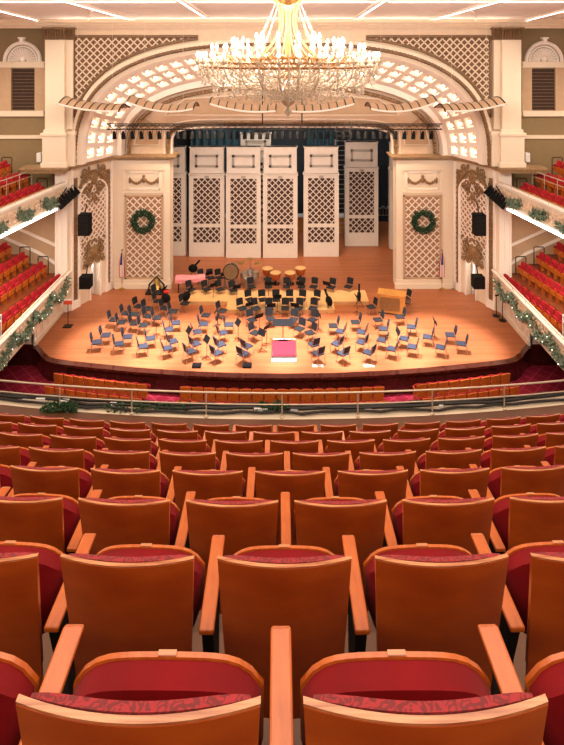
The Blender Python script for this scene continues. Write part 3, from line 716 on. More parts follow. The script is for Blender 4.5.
# far seat template: upright seat facing +Y
def seat_grid(fn_f, fn_b, nu, nv):
    mb = MB(); mb.grid(fn_f, nu, nv); mb.grid(fn_b, nu, nv)
    def edge(fn):
        return [fn(i/nu, 0) for i in range(nu+1)]+[fn(1, j/nv) for j in range(1, nv+1)]+[fn(1-i/nu, 1) for i in range(1, nu+1)]+[fn(0, 1-j/nv) for j in range(1, nv)]
    mb.strip(edge(fn_f), edge(fn_b), True); return mb
def slab(w0, w1, z0, z1, y0, y1, t, curve=0, arc=0, nu=10, nv=4, tf=None):
    """curved slab: width w0 at z0, w1 at z1; y0 at bottom, y1 at top; t thickness towards +Y"""
    def f(d):
        def g(u, v):
            x = (u*2-1)*(w0*(1-v)+w1*v)/2; xn = (u*2-1)
            z = z0+(z1-z0)*v-arc*abs(xn)**2.4*v
            y = y0*(1-v)+y1*v-curve*(1-xn*xn)
            dd = d
            if d and tf: dd = d*tf(xn, v)
            return Vector((x, y+dd, z))
        return g
    return seat_grid(f(0), f(t), nu, nv)
side_root = thing('theatre_chair', 'x', 'theatre chair')
obj('backrest', slab(.44,.46,.35,.86,.02,-.06,.03,.02,.03), 'seat_wood', side_root, smooth=True)
obj('back_cushion', slab(.40,.42,.45,.90,.055,-.02,.07,.0,.04), 'velvet_bright', side_root, smooth=True)
obj('seat_cushion', slab(.42,.42,.42,.72,.16,.20,.07,.0,.05), 'velvet_bright', side_root, smooth=True)
obj('seat_pan', slab(.44,.44,.30,.60,.23,.27,.03,.0,.05), 'orange_wood', side_root, smooth=True)
obj('armrest', MB().box(-.265,-.225,0,.3,.56,.6).box(-.26,-.235,.05,.25,0,.56), 'arm_wood', side_root)
side_place = Placer(side_root)
for s in (-1, 1): tier_sides(s)

# orchestra seats seen from behind
orch = thing('theatre_chair', 'x', 'theatre chair')
obj('backrest', slab(.44,.455,.25,.86,.05,-.03,.035,.03,.03), 'orange_wood', orch, smooth=True)
obj('back_cushion', slab(.42,.43,.4,.84,.08,.01,.05,0,.02), 'velvet', orch, smooth=True)
obj('seat_pan', slab(.44,.44,.38,.66,.26,.30,.08,0,.05), 'velvet', orch, smooth=True)
obj('armrest', MB().box(-.275,-.235,.02,.35,.56,.6).box(-.27,-.24,.08,.3,0,.56), 'arm_wood', orch)
oplace = Placer(orch)
for r_ in range(2):
    rn = ('front row', 'second row')[r_]
    for k in range(17):
        px = 184.5+12.22*k; x = X(px, 23.4); Y = 23.45-.0035*x*x*2-.95*r_; Y = 23.45+.0105*x*x-.95*r_
        oplace((x, Y, ZO), math.atan(-.02*x)*-1 if False else -math.atan(.02*x)*-1, f'orange wood stalls seat, {ORD[k+1]} from the left of the centre block, {rn}', f'stalls seats, centre block')
    for s in (-1, 1):
        for k in range(9):
            x = s*(6.0+.49*k); Y = 23.74+.0125*(abs(x)*abs(x)-30)-.95*r_
            oplace((x, Y, ZO), math.atan(.03*x), f'orange wood stalls seat, {ORD[k+1]} from the aisle in the {SIDE[s]} block, {rn}', f'stalls seats, {SIDE[s]} block')

# ------------------------------------------------------------------ gallery: steps, parapet, rail, seats
YC = 38.0
def arcpts(D, z, half=.22, N=40, yc=YC):
    R = yc-D; return [Vector((R*math.sin(a), yc-R*math.cos(a), z)) for a in [-half+2*half*i/N for i in range(N+1)]]
Ds = [1.075+.89*i for i in range(8)]
def ztop(D): return EYE-(.646+.584*D)
m = MB(); zprev = None
for i in range(-1, 8):
    D = 1.075+.89*i; z = ztop(D)-.88; d0 = max(D-.3, -.2) if i >= 0 else -.9; d1 = D+.59 if i < 7 else 8.75
    m.strip(arcpts(d0, z), arcpts(d1, z)); m.strip(arcpts(d1, z), arcpts(d1, z-.6))
struct('floor_gallery', m, 'balcony_floor')
RY = 40.5
m = MB(); pa = lambda D, z: arcpts(D, z, .2, 40, RY)
zp = EYE-5.83
for (a, za, b, zb) in ((8.55,zp-.5,8.55,zp),(8.55,zp,8.62,zp+.03),(8.62,zp+.03,9.05,zp+.03),(9.05,zp+.03,9.1,zp-.05),(9.1,zp-.05,9.1,zp-.3),(9.1,zp-.3,8.98,zp-.35),(8.98,zp-.35,8.98,zp-1.6),(8.98,zp-1.6,8.5,zp-1.6)): m.strip(pa(a, za), pa(b, zb))
struct('wall_parapet', m, 'plaster')
t = thing('balcony_railing', 'pale metal two-bar safety railing on the balcony parapet', 'railing', (0, 8.8, zp))
o_ = Vector((0, 8.8, zp)); 
obj('top_rail', MB().tube([v-o_ for v in pa(8.8, zp+.42)], .014, 8), 'rail_paint', t, smooth=True)
obj('lower_rail', MB().tube([v-o_ for v in pa(8.8, zp+.24)], .009, 8), 'rail_paint', t, smooth=True)
for k in range(-4, 5):
    a = (k*1.205)/(RY-8.8); c = Vector(((RY-8.8)*math.sin(a), RY-(RY-8.8)*math.cos(a), zp+.03))-o_
    obj('post', MB().lathe([(.035,0),(.035,.02),(.012,.03),(.012,.4)], 8, c), 'rail_paint', t)
for k, (dd, seed) in enumerate(((8.86, 1), (8.93, 2), (8.98, 4))):
    r_ = random.Random(seed); pts = pa(dd, zp+.06); pts = [p+Vector((0, r_.uniform(-.035,.035), r_.uniform(0,.02)+.015*k)) for p in pts]
    tag(obj('cable', MB().tube(pts, .022+.006*k, 6), 'cable', smooth=True), ('dark cable lying nearest the railing on the parapet top', 'dark cable in the middle of the bundle on the parapet top', 'thick dark cable along the outer edge of the parapet top')[k], 'cable', 'cables on the parapet')
m = MB(); r_ = random.Random(11)
for k in range(11):
    a = r_.uniform(-.14,.14); R = RY-8.95; m.box(R*math.sin(a)-.03, R*math.sin(a)+r_.uniform(.03,.12), RY-R*math.cos(a)-.05, RY-R*math.cos(a)+.02, zp+.06, zp+.08+r_.uniform(.0,.03))
tag(obj('cable_tray', m, 'white_paint'), 'white connector pieces scattered along the cables on the parapet', 'connector')
for (px, py, wd, n, lab) in ((60, 403, .26, 240, 'dark green pine sprig lying on the parapet at left'), (273, 407, .22, 200, 'dark green pine sprig lying on the parapet at centre'), (150, 406, .7, 120, 'thin trailing evergreen strand on the parapet between the two sprigs')):
    Yp = 8.95; c = P(px, py, Yp); c.z = zp+.09; q = MB(); foliage(q, [c-Vector((wd,0,0)), c+Vector((0,0,.02)), c+Vector((wd,0,0))], .05, n, .07, rnd)
    tag(obj('evergreen_sprig', q, 'leaf'), lab, 'garland')

# gallery seat template, faces +Y, origin on the floor below the top edge of its back
gs = thing('theatre_chair', 'x', 'theatre chair')
obj('backrest', slab(.415,.475,.22,.872,.11,0.001,.015,.034,0,16,6), 'seat_wood', gs, smooth=True)
obj('back_rim', slab(.476,.477,.870,.878,.0035,.002,.0135,.034,0,16,1), 'seat_rim', gs, smooth=True)
tf = lambda xn, v: (max(1-abs(xn)**6, 0)*.6+.4)*(1 if v < .7 else 1-.75*((v-.7)/.3)**2)
obj('back_cushion', slab(.40,.435,.36,.878,.105,.02,.075,.034,.012,16,8,tf), 'pattern_velvet', gs, smooth=True)
tf2 = lambda xn, v: .35+.65*max(1-abs(xn)**5, 0)**.5*(math.sin(PI*min(max(v, .05), .93))**.4)
q = MB()
def fseat(d, base):
    def g(u, v):
        xn = u*2-1; hw = .195+.033*min(v*2.2, 1); z = .40+.278*v-(.03*abs(xn)**2+.06*abs(xn)**6)*v
        puff = tf2(xn, v) if d else 0
        return Vector((xn*hw, base+.035*v-d*puff-.02*(1-xn*xn), z))
    return g
obj('seat_cushion', seat_grid(fseat(.09, .245), fseat(0, .245), 16, 8), 'velvet', gs, smooth=True)
def fpan(d):
    def g(u, v):
        xn = u*2-1; hw = .198+.035*min(v*2.2, 1); z = .385+.298*v-(.03*abs(xn)**2+.06*abs(xn)**6)*v
        return Vector((xn*hw, .247+.035*v+d-.02*(1-xn*xn), z))
    return g
obj('seat_pan', seat_grid(fpan(0), fpan(.013), 16, 8), 'arm_wood', gs, smooth=True)
obj('armrest', MB().prism([(-.3075,.02,.585),(-.3075,.40,.595),(-.3075,.42,.60),(-.3075,.40,.61),(-.3075,.02,.605)], (.055,0,0)), 'arm_wood', gs, bevel=.006)
obj('arm_support', MB().prism([(-.3,.04,.585),(-.3,.34,.59),(-.3,.26,.4),(-.3,.24,.03),(-.3,.12,.03),(-.3,.1,.4)], (.04,0,0)), 'black', gs)
obj('floor_bracket', MB().box(-.31,-.25,.08,.3,0,.03), 'dark_metal', gs)
obj('number_plate', MB().box(-.022,.022,.263,.277,.6825,.6855), 'seat_rim', gs)
gplace = Placer(gs)
offs = [.5, .016, .54, .10, .585, .23, -.17, .33]; cnt = [2, 3, 4, 5, 5, 6, 7, 7]
rown = ['nearest', 'second', 'third', 'fourth', 'fifth', 'sixth', 'seventh', 'eighth']
for i, D in enumerate(Ds):
    R = YC-D; ks = [k+offs[i] for k in range(-9, 10) if abs((k+offs[i])*.56) < .545*D+.42+(.1 if i > 4 else 0)]
    for n, kk in enumerate(ks):
        a = kk*.56/R
        gplace((R*math.sin(a), YC-R*math.cos(a), ztop(D)-.88+(.012 if i == 0 else 0)), a, f'wood-backed red seat, {ORD[n+1]} from the left in the {rown[i]} balcony row', f'balcony seats, {rown[i]} row')

# ------------------------------------------------------------------ stage furniture
def chair_tpl(name, pad, bpad='black_fabric'):
    t = thing(name, 'x', 'chair'); m = MB()
    obj('seat', slab(.46,.44,0,0,0,0,.0) if False else MB().box(-.23,.23,-.22,.24,.43,.49), pad, t, bevel=.02)
    obj('backrest', slab(.40,.44,.56,.92,-.24,-.33,.045,.03,.02), bpad, t, smooth=True)
    for x in (-.21, .21):
        obj('leg', MB().tube([(x, .2, .43), (x*1.12, .26, 0)], .014, 6), 'steel', t)
        obj('leg', MB().tube([(x, -.33, .9), (x, -.23, .45), (x*1.12, -.3, 0)], .014, 6), 'steel', t)
    t.scale = (.93, .93, .93)
    return t
nav = Placer(chair_tpl('orchestra_chair', 'navy', 'navy_back')); blk = Placer(chair_tpl('orchestra_chair', 'black_fabric'))
POD = FL(284, 356)
def seatpt(px, py): Y = (EYE-.46)*F/(py-HY); return Vector(((px-282)*Y/F, Y, 0))
leftN = [(96.8,341.3),(105.7,334.4),(119,343),(127.5,336),(143,345.4),(150.6,337.5),(167.2,347.2),(172.6,340.5),(168.7,328.6),(175.7,322),(190,350.4),(195.5,343),(197,331),(203.4,323.3),(216.7,352),(220.3,343.7),(222.4,332),(229,323.8),(243.3,352.9),(247,345.4)]
rightN = [(313.6,343.7),(318,352.5),(336.8,342.8),(340.4,330.4),(343,352.5),(361.7,331.2),(361.7,341.3),(368.8,351.6),(383,328),(382,339.2),(391.8,348),(411.3,326),(404.2,337.8),(412.2,345.8),(427.6,336),(440.5,346.3),(450.3,334),(461.3,342.8)]
leftB = [(113.7,318.8),(121.4,321.5),(134.6,322.7),(143.5,324.5),(126,312.6),(134,313.5),(138.6,305.5),(147.5,307.8),(148.3,315.4),(157,317),(165,307.3),(173.5,310.5),(157,292.5),(158,300.5),(184.8,302.5),(205.7,314.4),(222,310)]
rightB = [(333.3,325),(355.5,321.5),(378,319),(371.4,306),(399.8,316),(405.5,297.5)]
mid = [(202.5,277),(211,277),(219.4,277),(191,288.7),(206.5,288.7),(220,288.7),(233,289.6),(251.5,286),(268.4,286),(286.5,286),(301.5,286),(313.6,286),(331.3,286.5),(348.4,286),
       (249.8,299),(262.7,299),(276.3,299),(289.6,299),(301.5,299),(315.4,299),(242,307.5),(256,307.5),(269.3,307.5),(285.2,307.5),(298.5,307.5),(313,307.5),(252,319),(270.5,318),(293.2,319),(312.3,319),(255,332),(299.4,328),(310,332)]
def face(p, q): d = q-p; return math.atan2(-d.x, d.y)
stands = []; chair_at = []
def near_words(px, py):
    side = 'left' if px < 282 else 'right'
    return side
def rank_labels(lst, base):
    order = sorted(range(len(lst)), key=lambda i: lst[i][0]); out = {}
    bands = {}
    for i in order:
        py = lst[i][1]; b = 'front' if py > 338 else ('second' if py > 326 else ('middle' if py > 312 else ('fourth' if py > 296 else 'rear')))
        bands.setdefault(b, []).append(i)
    for b, ids in bands.items():
        for n, i in enumerate(ids): out[i] = f'{base}, {ORD[n+1]} from the left in its {b} band'
    return out
for lst, pl, base, grp, k in ((leftN, nav, 'navy chair left of the podium', 'navy string chairs', 1), (rightN, nav, 'navy chair right of the podium', 'navy string chairs', 1), (leftB, blk, 'black chair left of the centre', 'black chairs on the left', 2), (rightB, blk, 'black chair right of the centre', 'black chairs on the right', 2), (mid, blk, 'black chair facing the podium', 'black chairs in the centre', 3)):
    labs = rank_labels(lst, base)
    for i, (px, py) in enumerate(lst):
        p = seatpt(px, py); z = 0
        if k == 3 and 291 < py < 300 : z = .2
        p = p if z == 0 else Vector(((px-282)*((EYE-.66)*F/(py-HY))/F, (EYE-.66)*F/(py-HY), .2))
        tgt = POD+Vector((0, 2.2 if k < 3 else .5, 0)); rz = face(p, tgt)
        if k == 1: rz = rz*.93
        rz += rnd.uniform(-.12, .12)
        pl(tuple(p), rz, labs[i], grp); chair_at.append(Vector((p.x, p.y, 0)))
        if (k == 3 and i % 2 == 0) or (k == 2 and i % 3 == 0) or (k == 1 and i % 3 == 1):
            d = Vector((-math.sin(rz), math.cos(rz), 0)); sd = Vector((d.y, -d.x, 0)); q = p+d*.72+sd*(.28 if k < 3 else 0); stands.append((q, rz, z))
def stand_tpl():
    t = thing('music_stand', 'x', 'music stand')
    obj('pole', MB().tube([(0,0,.1),(0,0,.85)], .013, 6), 'black', t)
    obj('desk', MB(Matrix.Translation((0,0,.92)) @ Matrix.Rotation(math.radians(62), 4, 'X')).box(-.23,.23,-.13,.13,-.01,.01).box(-.23,.23,-.16,-.13,-.01,.05), 'black', t)
    for k in range(3):
        a = k*2*PI/3+.5; obj('leg', MB().tube([(0,0,.14),(.26*math.cos(a), .26*math.sin(a), 0.01)], .011, 5), 'black', t)
    return t
stands = [s_ for s_ in stands if all((Vector((s_[0].x, s_[0].y, 0))-c_).length > .42 for c_ in chair_at) and (Vector((s_[0].x-POD.x, s_[0].y-POD.y-1.3, 0))).length > .8]
st = Placer(stand_tpl())
for i, (q, rz, z) in enumerate(sorted(stands, key=lambda s_: (round(s_[0].y), s_[0].x))):
    # desk reads towards the player, so the stand is turned to face back at the chair
    rows_ = round(q.y); same = [s_ for s_ in stands if round(s_[0].y) == rows_]; n = 1+sum(1 for s_ in same if s_[0].x < q.x)
    zf = .2 if (28.6 < 0) else z
    st((q.x, q.y, z), rz, f'black music stand, {ORD[min(n,25)]} from left in the {ORD[max(rows_-24,1)]} line back from the lip', 'orchestra music stands')
# risers, podium and conductor's desk
def riser(a, b, y0, y1, h, label):
    A, B = FL(a, y1), FL(b, y1); Yn, Yf = FL(0, y1).y, FL(0, y0).y
    t = thing('stage_riser', label, 'riser', ((A.x+B.x)/2, Yn, 0), 0, 'stage risers'); w_ = (B.x-A.x)/2
    obj('deck', MB().box(-w_, w_, 0, Yf-Yn, h-.04, h), 'riser', t); obj('skirt', MB().box(-w_+.02, w_-.02, .02, Yf-Yn-.02, 0, h-.04), 'riser', t)
riser(182, 369, 293.5, 305, .2, 'long low tan riser platform behind the wind chairs')
riser(226, 335, 305, 313.2, .2, 'shorter tan riser platform joined to the front of the long one')
t = thing('conductor_podium', 'low conductor podium topped with crimson carpet at the stage front', 'podium', (POD.x, POD.y, 0))
Wp = 12.3*POD.y/F
obj('carpet_top', MB().box(-Wp, Wp, -.35, .95, .17, .2), 'podium_red', t); obj('step', MB().box(-Wp, Wp, -.62, -.37, 0, .1), 'plaster_white', t); obj('base', MB().box(-Wp+.01, Wp-.01, -.35, .94, 0, .17), 'dark_wood', t)
obj('guard_rail', MB().tube([(-Wp+.05,-.3,.2),(-Wp+.05,-.3,.95),(Wp-.05,-.3,.95),(Wp-.05,-.3,.2)], .012, 6), 'steel', t)
t = thing('conductor_desk', 'wide black conductor music desk just behind the red podium', 'music stand', (X(283, 27.6), FL(0,342).y, 0))
obj('desk', MB(Matrix.Translation((0,0,.95)) @ Matrix.Rotation(math.radians(20), 4, 'X')).box(-.5,.5,-.22,.22,-.01,.01), 'black', t); obj('pole', MB().tube([(0,0,.05),(0,0,.93)], .02, 6), 'black', t); obj('foot', MB().lathe([(.25,0),(.25,.03),(.03,.06)], 14), 'black', t)
for i, px in enumerate((196.8, 247.3)):
    p = FL(px, 366.5); q = MB(Matrix.Translation(p)); q.prism([(-.2,-.16,0),(-.2,.16,0),(-.2,.16,.1),(-.2,-.1,.14),(-.2,-.16,.08)], (.4,0,0))
    tag(obj('floor_monitor', q, 'black', bevel=.01), f'flat dark floor box near the stage lip, {("left","right")[i]} one of the pair', 'stage box', 'dark stage floor boxes')
for i, px in enumerate((318, 369)):
    p = FL(px, 366); q = MB(Matrix.Translation(p)); q.box(-.25,.25,-.1,.1,0,.02)
    tag(obj('floor_plate', q, 'plaster_white'), f'pale flat plate on the boards near the lip, {("left","right")[i]} one of two', 'floor plate', 'pale floor plates')
# timpani
tim = thing('kettledrum', 'x', 'drum')
obj('kettle', MB().lathe([(.05,.25),(.2,.3),(.34,.45),(.38,.66),(.385,.8)], 20), 'copper', tim, smooth=True); obj('drumhead', MB().lathe([(.39,.8),(.4,.84),(.37,.845),(.02,.85)], 20), 'riser', tim)
obj('stand', MB().lathe([(.3,.0),(.3,.05),(.06,.12),(.06,.28)], 12), 'black', tim)
for k in range(4): a = k*PI/2+.4; obj('strut', MB().tube([(.3*math.cos(a), .3*math.sin(a), .04), (.4*math.cos(a), .4*math.sin(a), .8)], .015, 5), 'steel', tim)
tim.scale = (.84, .84, .84)
tp = Placer(tim)
for i, (px, py) in enumerate(((267.5,279.5),(275.5,284),(290,284),(300.5,279))): tp(tuple(FL(px, py)), 0, f'copper kettledrum at the stage rear, {ORD[i+1]} from the left of four', 'kettledrums')
def bass_drum(px, py, label, R=.42):
    p = FL(px, py); t = thing('bass_drum', label, 'drum', tuple(p)); mt = Matrix.Translation((0,0,1.0)) @ Matrix.Rotation(math.radians(78), 4, 'X')
    obj('shell', MB(mt).lathe([(R,-.2),(R+.02,-.2),(R+.02,.2),(R,.2)], 28), 'dark_wood', t); obj('drumhead', MB(mt).lathe([(R-.03,.2),(R-.03,.215),(.01,.22)], 28), 'gilt_dark', t)
    obj('hoop', MB(mt).tube([(R*math.cos(a), R*math.sin(a), .21) for a in [2*PI*i/28 for i in range(28)]], .025, 6, closed=True), 'black', t)
    for x in (-.35, .35): obj('leg', MB().tube([(x,-.25,0),(x,0,.9),(x,.25,0)], .02, 6), 'steel', t)
bass_drum(231, 288, 'large round gong-like bass drum on a stand at the stage rear', .46)
t = thing('drum_kit', 'cluster of chrome drums and cymbals left of the kettledrums', 'drum kit', tuple(FL(249.5, 287)))
for (x, y, z, r_, h) in ((0,0,.05,.33,.5),(.35,.3,.5,.2,.3),(-.35,.25,.5,.22,.3),(0,.5,.6,.2,.28)): obj('drum', MB().lathe([(r_,z),(r_+.01,z),(r_+.01,z+h),(r_-.02,z+h+.01)], 16, (x,y,0)), 'steel', t)
for (x, y, z) in ((.5,.5,1.25),(-.55,.5,1.3),(0,.8,1.4)): obj('cymbal', MB().lathe([(.02,.03),(.26,0),(.26,-.01),(.02,.01)], 18, (x,y,z)).tube([(x,y,0),(x,y,z)], .012, 5), 'brass', t)
# covered marimba
p0 = FL(190.5, 291); t = thing('covered_marimba', 'long keyboard percussion instrument under a pink cover', 'marimba', tuple(p0), .12)
obj('cover', MB().grid(lambda u, v: Vector(((u-.5)*1.75, (v-.5)*(.75-.3*u), .92+.02*math.sin(u*9)-.1*abs(2*v-1)**4)), 20, 8).strip([Vector(((u/20-.5)*1.75, -.5*(.75-.3*u/20), .82+.02*math.sin(u/20*9))) for u in range(21)], [Vector(((u/20-.5)*1.75, -.52*(.75-.3*u/20), .62+.03*math.sin(u*1.3))) for u in range(21)]), 'pink_cloth', t, smooth=True)
for x in (-.7, .7): obj('leg', MB().tube([(x,-.2,0),(x,-.15,.75),(x,.2,.75),(x,.25,0)], .03, 6), 'dark_wood', t)
# bell on a cradle
t = thing('stage_bell', 'bronze bell on a dark cradle in front of the left tower', 'bell', tuple(FL(156.5, 293)))
obj('bell', MB().lathe([(.34,.32),(.3,.36),(.22,.5),(.17,.72),(.12,.84),(.02,.88)], 24), 'brass', t, smooth=True); obj('cradle', MB().tube([(-.5,0,0),(-.42,0,.5),(0,0,.98),(.42,0,.5),(.5,0,0)], .05, 6).box(-.6,.6,-.3,.3,0,.12), 'dark_metal', t)
# chamber organ
p0 = FL(392, 311.5); t = thing('chamber_organ', 'boxy honey wood chamber organ with slatted panel at stage right', 'organ', tuple(p0), -.28)
obj('case', MB().box(-.72,.72,-.35,.35,.05,1.0), 'organ_wood', t, bevel=.01); obj('lid', MB().box(-.76,.76,-.38,.38,1.0,1.05), 'organ_wood', t, bevel=.01); obj('plinth', MB().box(-.74,.74,-.37,.37,0,.05), 'dark_wood', t)
q = MB()
for k in range(14): q.box(-.62,.45,-.37,-.35,.2+k*.05,.225+k*.05)
obj('grille', q, 'gilt', t); obj('key_shelf', MB().box(.72,1.0,-.3,.3,.62,.68), 'dark_wood', t)
# double basses / cases: dark instruments lying left of centre
for i, (px, py, lab) in enumerate(((193,274,'open black instrument case on a stand behind the pink cover'),(186,303,'black instrument stand cluster at the left end of the riser'),(359,303,'black bulky instrument on a stand near the right end of the riser'),(329,308,'dark flat instrument case resting on the floor by the riser end'),(166,305,'dark instrument case with bright red cloth on it near the bell'))):
    p = FL(px, py+3); t = thing('instrument_case', lab, 'instrument case', tuple(p), i*.7)
    obj('case_body', MB().blob((0,0,.55), .3, 10, 6, (1,.4,.9)), 'black', t, smooth=True); obj('case_neck', MB().tube([(.1,0,.7),(.42,0,1.05)], .06, 6), 'black', t)
    for a in (0, 2.1, 4.2): obj('stand_leg', MB().tube([(0,0,.4),(.3*math.cos(a), .3*math.sin(a), 0)], .015, 5), 'dark_metal', t)
    if i == 4: obj('red_cloth', MB().blob((.05,-.1,.85), .16, 8, 5, (1.2,.8,.6)), 'ribbon_red', t)
# flags
def flag(s):
    p = FL(122, 289); p.x *= -s; p.y -= .0
    t = thing('flag_on_pole', 'furled striped flag on a pole by the %s tower' % SIDE[s], 'flag', tuple(p), 0, None)
    obj('pole', MB().tube([(0,0,0),(0,0,2.3)], .02, 6), 'brass', t); obj('foot', MB().lathe([(.18,0),(.18,.04),(.03,.1)], 14), 'brass', t); obj('finial', MB().blob((0,0,2.34), .05, 8, 5), 'gold', t)
    for k in range(7):
        x = -.14+k*.045
        q = MB().tube([(x*.3,-.03-.02*(k % 2),2.15),(x*.9,-.05-.03*(k % 2),1.6),(x+s*-.03,-.05-.03*(k % 2),.75)], .03, 6, rs=[.015,.035,.03])
        obj('stripe', q, 'flag_red' if k % 2 == 0 else 'flag_white', t)
    obj('canton', MB().tube([(0,-.06,2.18),(-.02,-.08,1.5)], .05, 8, rs=[.03,.09]), 'flag_blue', t)
flag(-1); flag(1)
# wreaths
for s in (-1, 1):
    c = Vector((-s*X(143.5, YT)+(.15 if s == 1 else 0), YT-.15, Z(221, YT))); 
    q = MB(); ring_ = [(.55*math.cos(a), 0, .55*math.sin(a)) for a in [2*PI*i/24 for i in range(25)]]
    foliage(q, ring_, .14, 1500, .13, rnd)
    t = thing('wreath', 'round dark green Christmas wreath hanging on the %s tower lattice' % SIDE[s], 'wreath', tuple(c), 0, 'tower wreaths')
    obj('greenery', q, 'leaf', t); q = MB(); q.tube(ring_[:-1], .06, 8, closed=True); obj('hoop', q, 'leaf', t)
    q = MB()
    for i in range(14): a = i*2*PI/14; q.blob((.55*math.cos(a)+rnd.uniform(-.08,.08), -.14, .55*math.sin(a)+rnd.uniform(-.08,.08)), .02, 6, 4)
    obj('ornament_berry', q, 'plaster_white', t)
# line array speakers on the bays
for s in (-1, 1):
    for i, (px, y0, y1, w_) in enumerate(((84.5, 214, 235, 11), (85.5, 276, 288, 11))):
        Y = 30.0; x = X(px, Y)*-s; z0, z1 = Z(y1, Y), Z(y0, Y); hw = w_*Y/F/2
        t = thing('line_speaker', f'{("tall upper","short lower")[i]} black loudspeaker fixed to the {SIDE[s]} bay beside the stage', 'speaker', (x, Y, z0), 0, None)
        obj('cabinet', MB().box(-hw, hw, -.2, .35, 0, z1-z0), 'black', t, bevel=.02); q = MB()
        for k in range(8): q.box(-hw+.03, hw-.03, -.215, -.2, .04+k*(z1-z0-.08)/8, .04+(k+.7)*(z1-z0-.08)/8)
        obj('grille', q, 'dark_metal', t); obj('bracket', MB().tube([(0,.1,z1-z0),(0,.3,z1-z0+.4),(-s*-.1,.5,z1-z0+.4)], .03, 6), 'black', t)
# sign stands at the stage sides
p = FL(68, 326.5); t = thing('sign_stand', 'small red notice on a stand at the left edge of the stage', 'sign stand', tuple(p))
obj('post', MB().tube([(0,0,.04),(0,0,1.2)], .02, 6), 'dark_metal', t); obj('foot', MB().box(-.22,.22,-.18,.18,0,.04), 'dark_metal', t); obj('notice', MB().box(-.22,.22,-.03,-.01,1.15,1.38), 'sign_red', t); obj('notice_edge', MB().box(-.22,.22,-.035,-.005,1.36,1.42), 'flag_white', t)
for i, (px, py) in enumerate(((496.5,316),(502.5,320.5))):
    p = FL(px, py); t = thing('boundary_microphone_stand', f'slim dark microphone stand at the right stage edge, {("far","near")[i]} one', 'microphone stand', tuple(p), 0, 'slim stands at stage right')
    obj('pole', MB().tube([(0,0,0),(0,0,1.1)], .02, 6), 'dark_metal', t); obj('foot', MB().lathe([(.2,0),(.2,.04),(.03,.07)], 12), 'dark_metal', t); obj('head', MB().tube([(-.08,0,1.1),(.12,-.05,1.15)], .05, 6), 'black', t)

# ------------------------------------------------------------------ overhead rigging
def truss():
    Y = 30.9; zt = Z(124, Y); x0, x1 = X(107, Y), X(442, Y)
    t = thing('lighting_truss', 'long horizontal black lighting truss across the top of the stage', 'truss', (0, Y, zt))
    obj('top_chord', MB().tube([(x0,0,0),(x1,0,0)], .035, 6), 'dark_metal', t); obj('bottom_chord', MB().tube([(x0,0,-.3),(x1,0,-.3)], .035, 6), 'dark_metal', t); obj('rear_chord', MB().tube([(x0,.35,-.15),(x1,.35,-.15)], .035, 6), 'dark_metal', t)
    q = MB(); n = 46
    for k in range(n): q.tube([(x0+(x1-x0)*k/n,0,0),(x0+(x1-x0)*(k+1)/n,0,-.3)], .015, 4); q.tube([(x0+(x1-x0)*k/n,0,-.3),(x0+(x1-x0)*(k+1)/n,.35,-.15)], .012, 4)
    obj('lacing', q, 'dark_metal', t)
    sp = thing('stage_lamp', 'x', 'stage lamp')
    obj('lamp_body', MB().tube([(0,.05,-.12),(0,-.05,-.3),(0,-.12,-.52)], .1, 10, rs=[.06,.11,.12]), 'black', sp); obj('yoke', MB().tube([(-.13,0,-.28),(-.13,0,0),(.13,0,0),(.13,0,-.28)], .018, 5), 'dark_metal', sp)
    pl = Placer(sp); xs = []
    k = 0; x = x0+.4
    while x < x1-.3:
        xs.append(x); x += .42 if abs(x) < 6.3 else .5
    for k, x in enumerate(xs):
        pl((x, Y, zt-.3), (.5 if x < -5.5 else -.5 if x > 5.5 else rnd.uniform(-.4,.4)), f'black stage lamp hanging from the lighting truss, {ORD[k+1] if k < 25 else ORD[len(xs)-k]} from the {"left" if k < 25 else "right"} end', 'stage lamps on the truss')
    for px in (262.5, 302): 
        tag(obj('hanging_cable', MB().tube([(X(px, Y), Y, zt), (X(px, Y), Y, ZC+.2)], .035, 6), 'black'), 'black suspension cable above the truss, %s of the chandelier stem' % ('left' if px < 282 else 'right'), 'cable', 'suspension cables')
truss()
def reflector(px0, px1, y0, ym, y1, Y, label):
    A, B, Mi = P(px0, y0, Y), P(px1, y1, Y), P((px0+px1)/2, ym, Y)
    t = thing('acoustic_reflector', label, 'acoustic reflector', tuple(Mi), 0, 'overhead acoustic reflectors')
    def pt(u, v): p = A*(1-u)**2+B*u*u+(Mi*2-A*.5-B*.5)*2*u*(1-u); return p-Mi+Vector((0, -1.0+2.0*v, .28*math.sin(PI*v)))
    obj('curved_panel', MB().grid(lambda u, v: pt(u, v), 16, 6).grid(lambda u, v: pt(u, v)+Vector((0,0,.03)), 16, 6), 'tan', t, smooth=True)
    for v in (0, 1): obj('edge_tube', MB().tube([pt(i/12, v)+Vector((0,0,.05)) for i in range(13)], .045, 6), 'plaster_white', t)
    for k in range(9): obj('rib', MB().tube([pt(k/8, j/6)+Vector((0,0,.02)) for j in range(7)], .04, 5), 'dark_metal', t)
    for u in (.2, .8): a = pt(u, .5); obj('hanger', MB().tube([a, Vector((a.x, a.y, ZC+.45-Mi.z))], .006, 5), 'plaster', t)
for s in (-1, 1):
    f = (lambda p: p) if s == -1 else (lambda p: 564-p)
    for (a, b, y0, ym, y1, Y, nm) in ((66,124,103,109,110,27.5,'outermost'), (132,196,101,110,108,28.5,'second'), (212,276,103,110,110,28.5,'innermost')):
        q = (a, b, y0, y1) if s == -1 else (564-b, 564-a, y1, y0)
        reflector(q[0], q[1], q[2], ym, q[3], Y, f'curved pale acoustic reflector, {nm} of three on the {SIDE[s]} half above the stage')

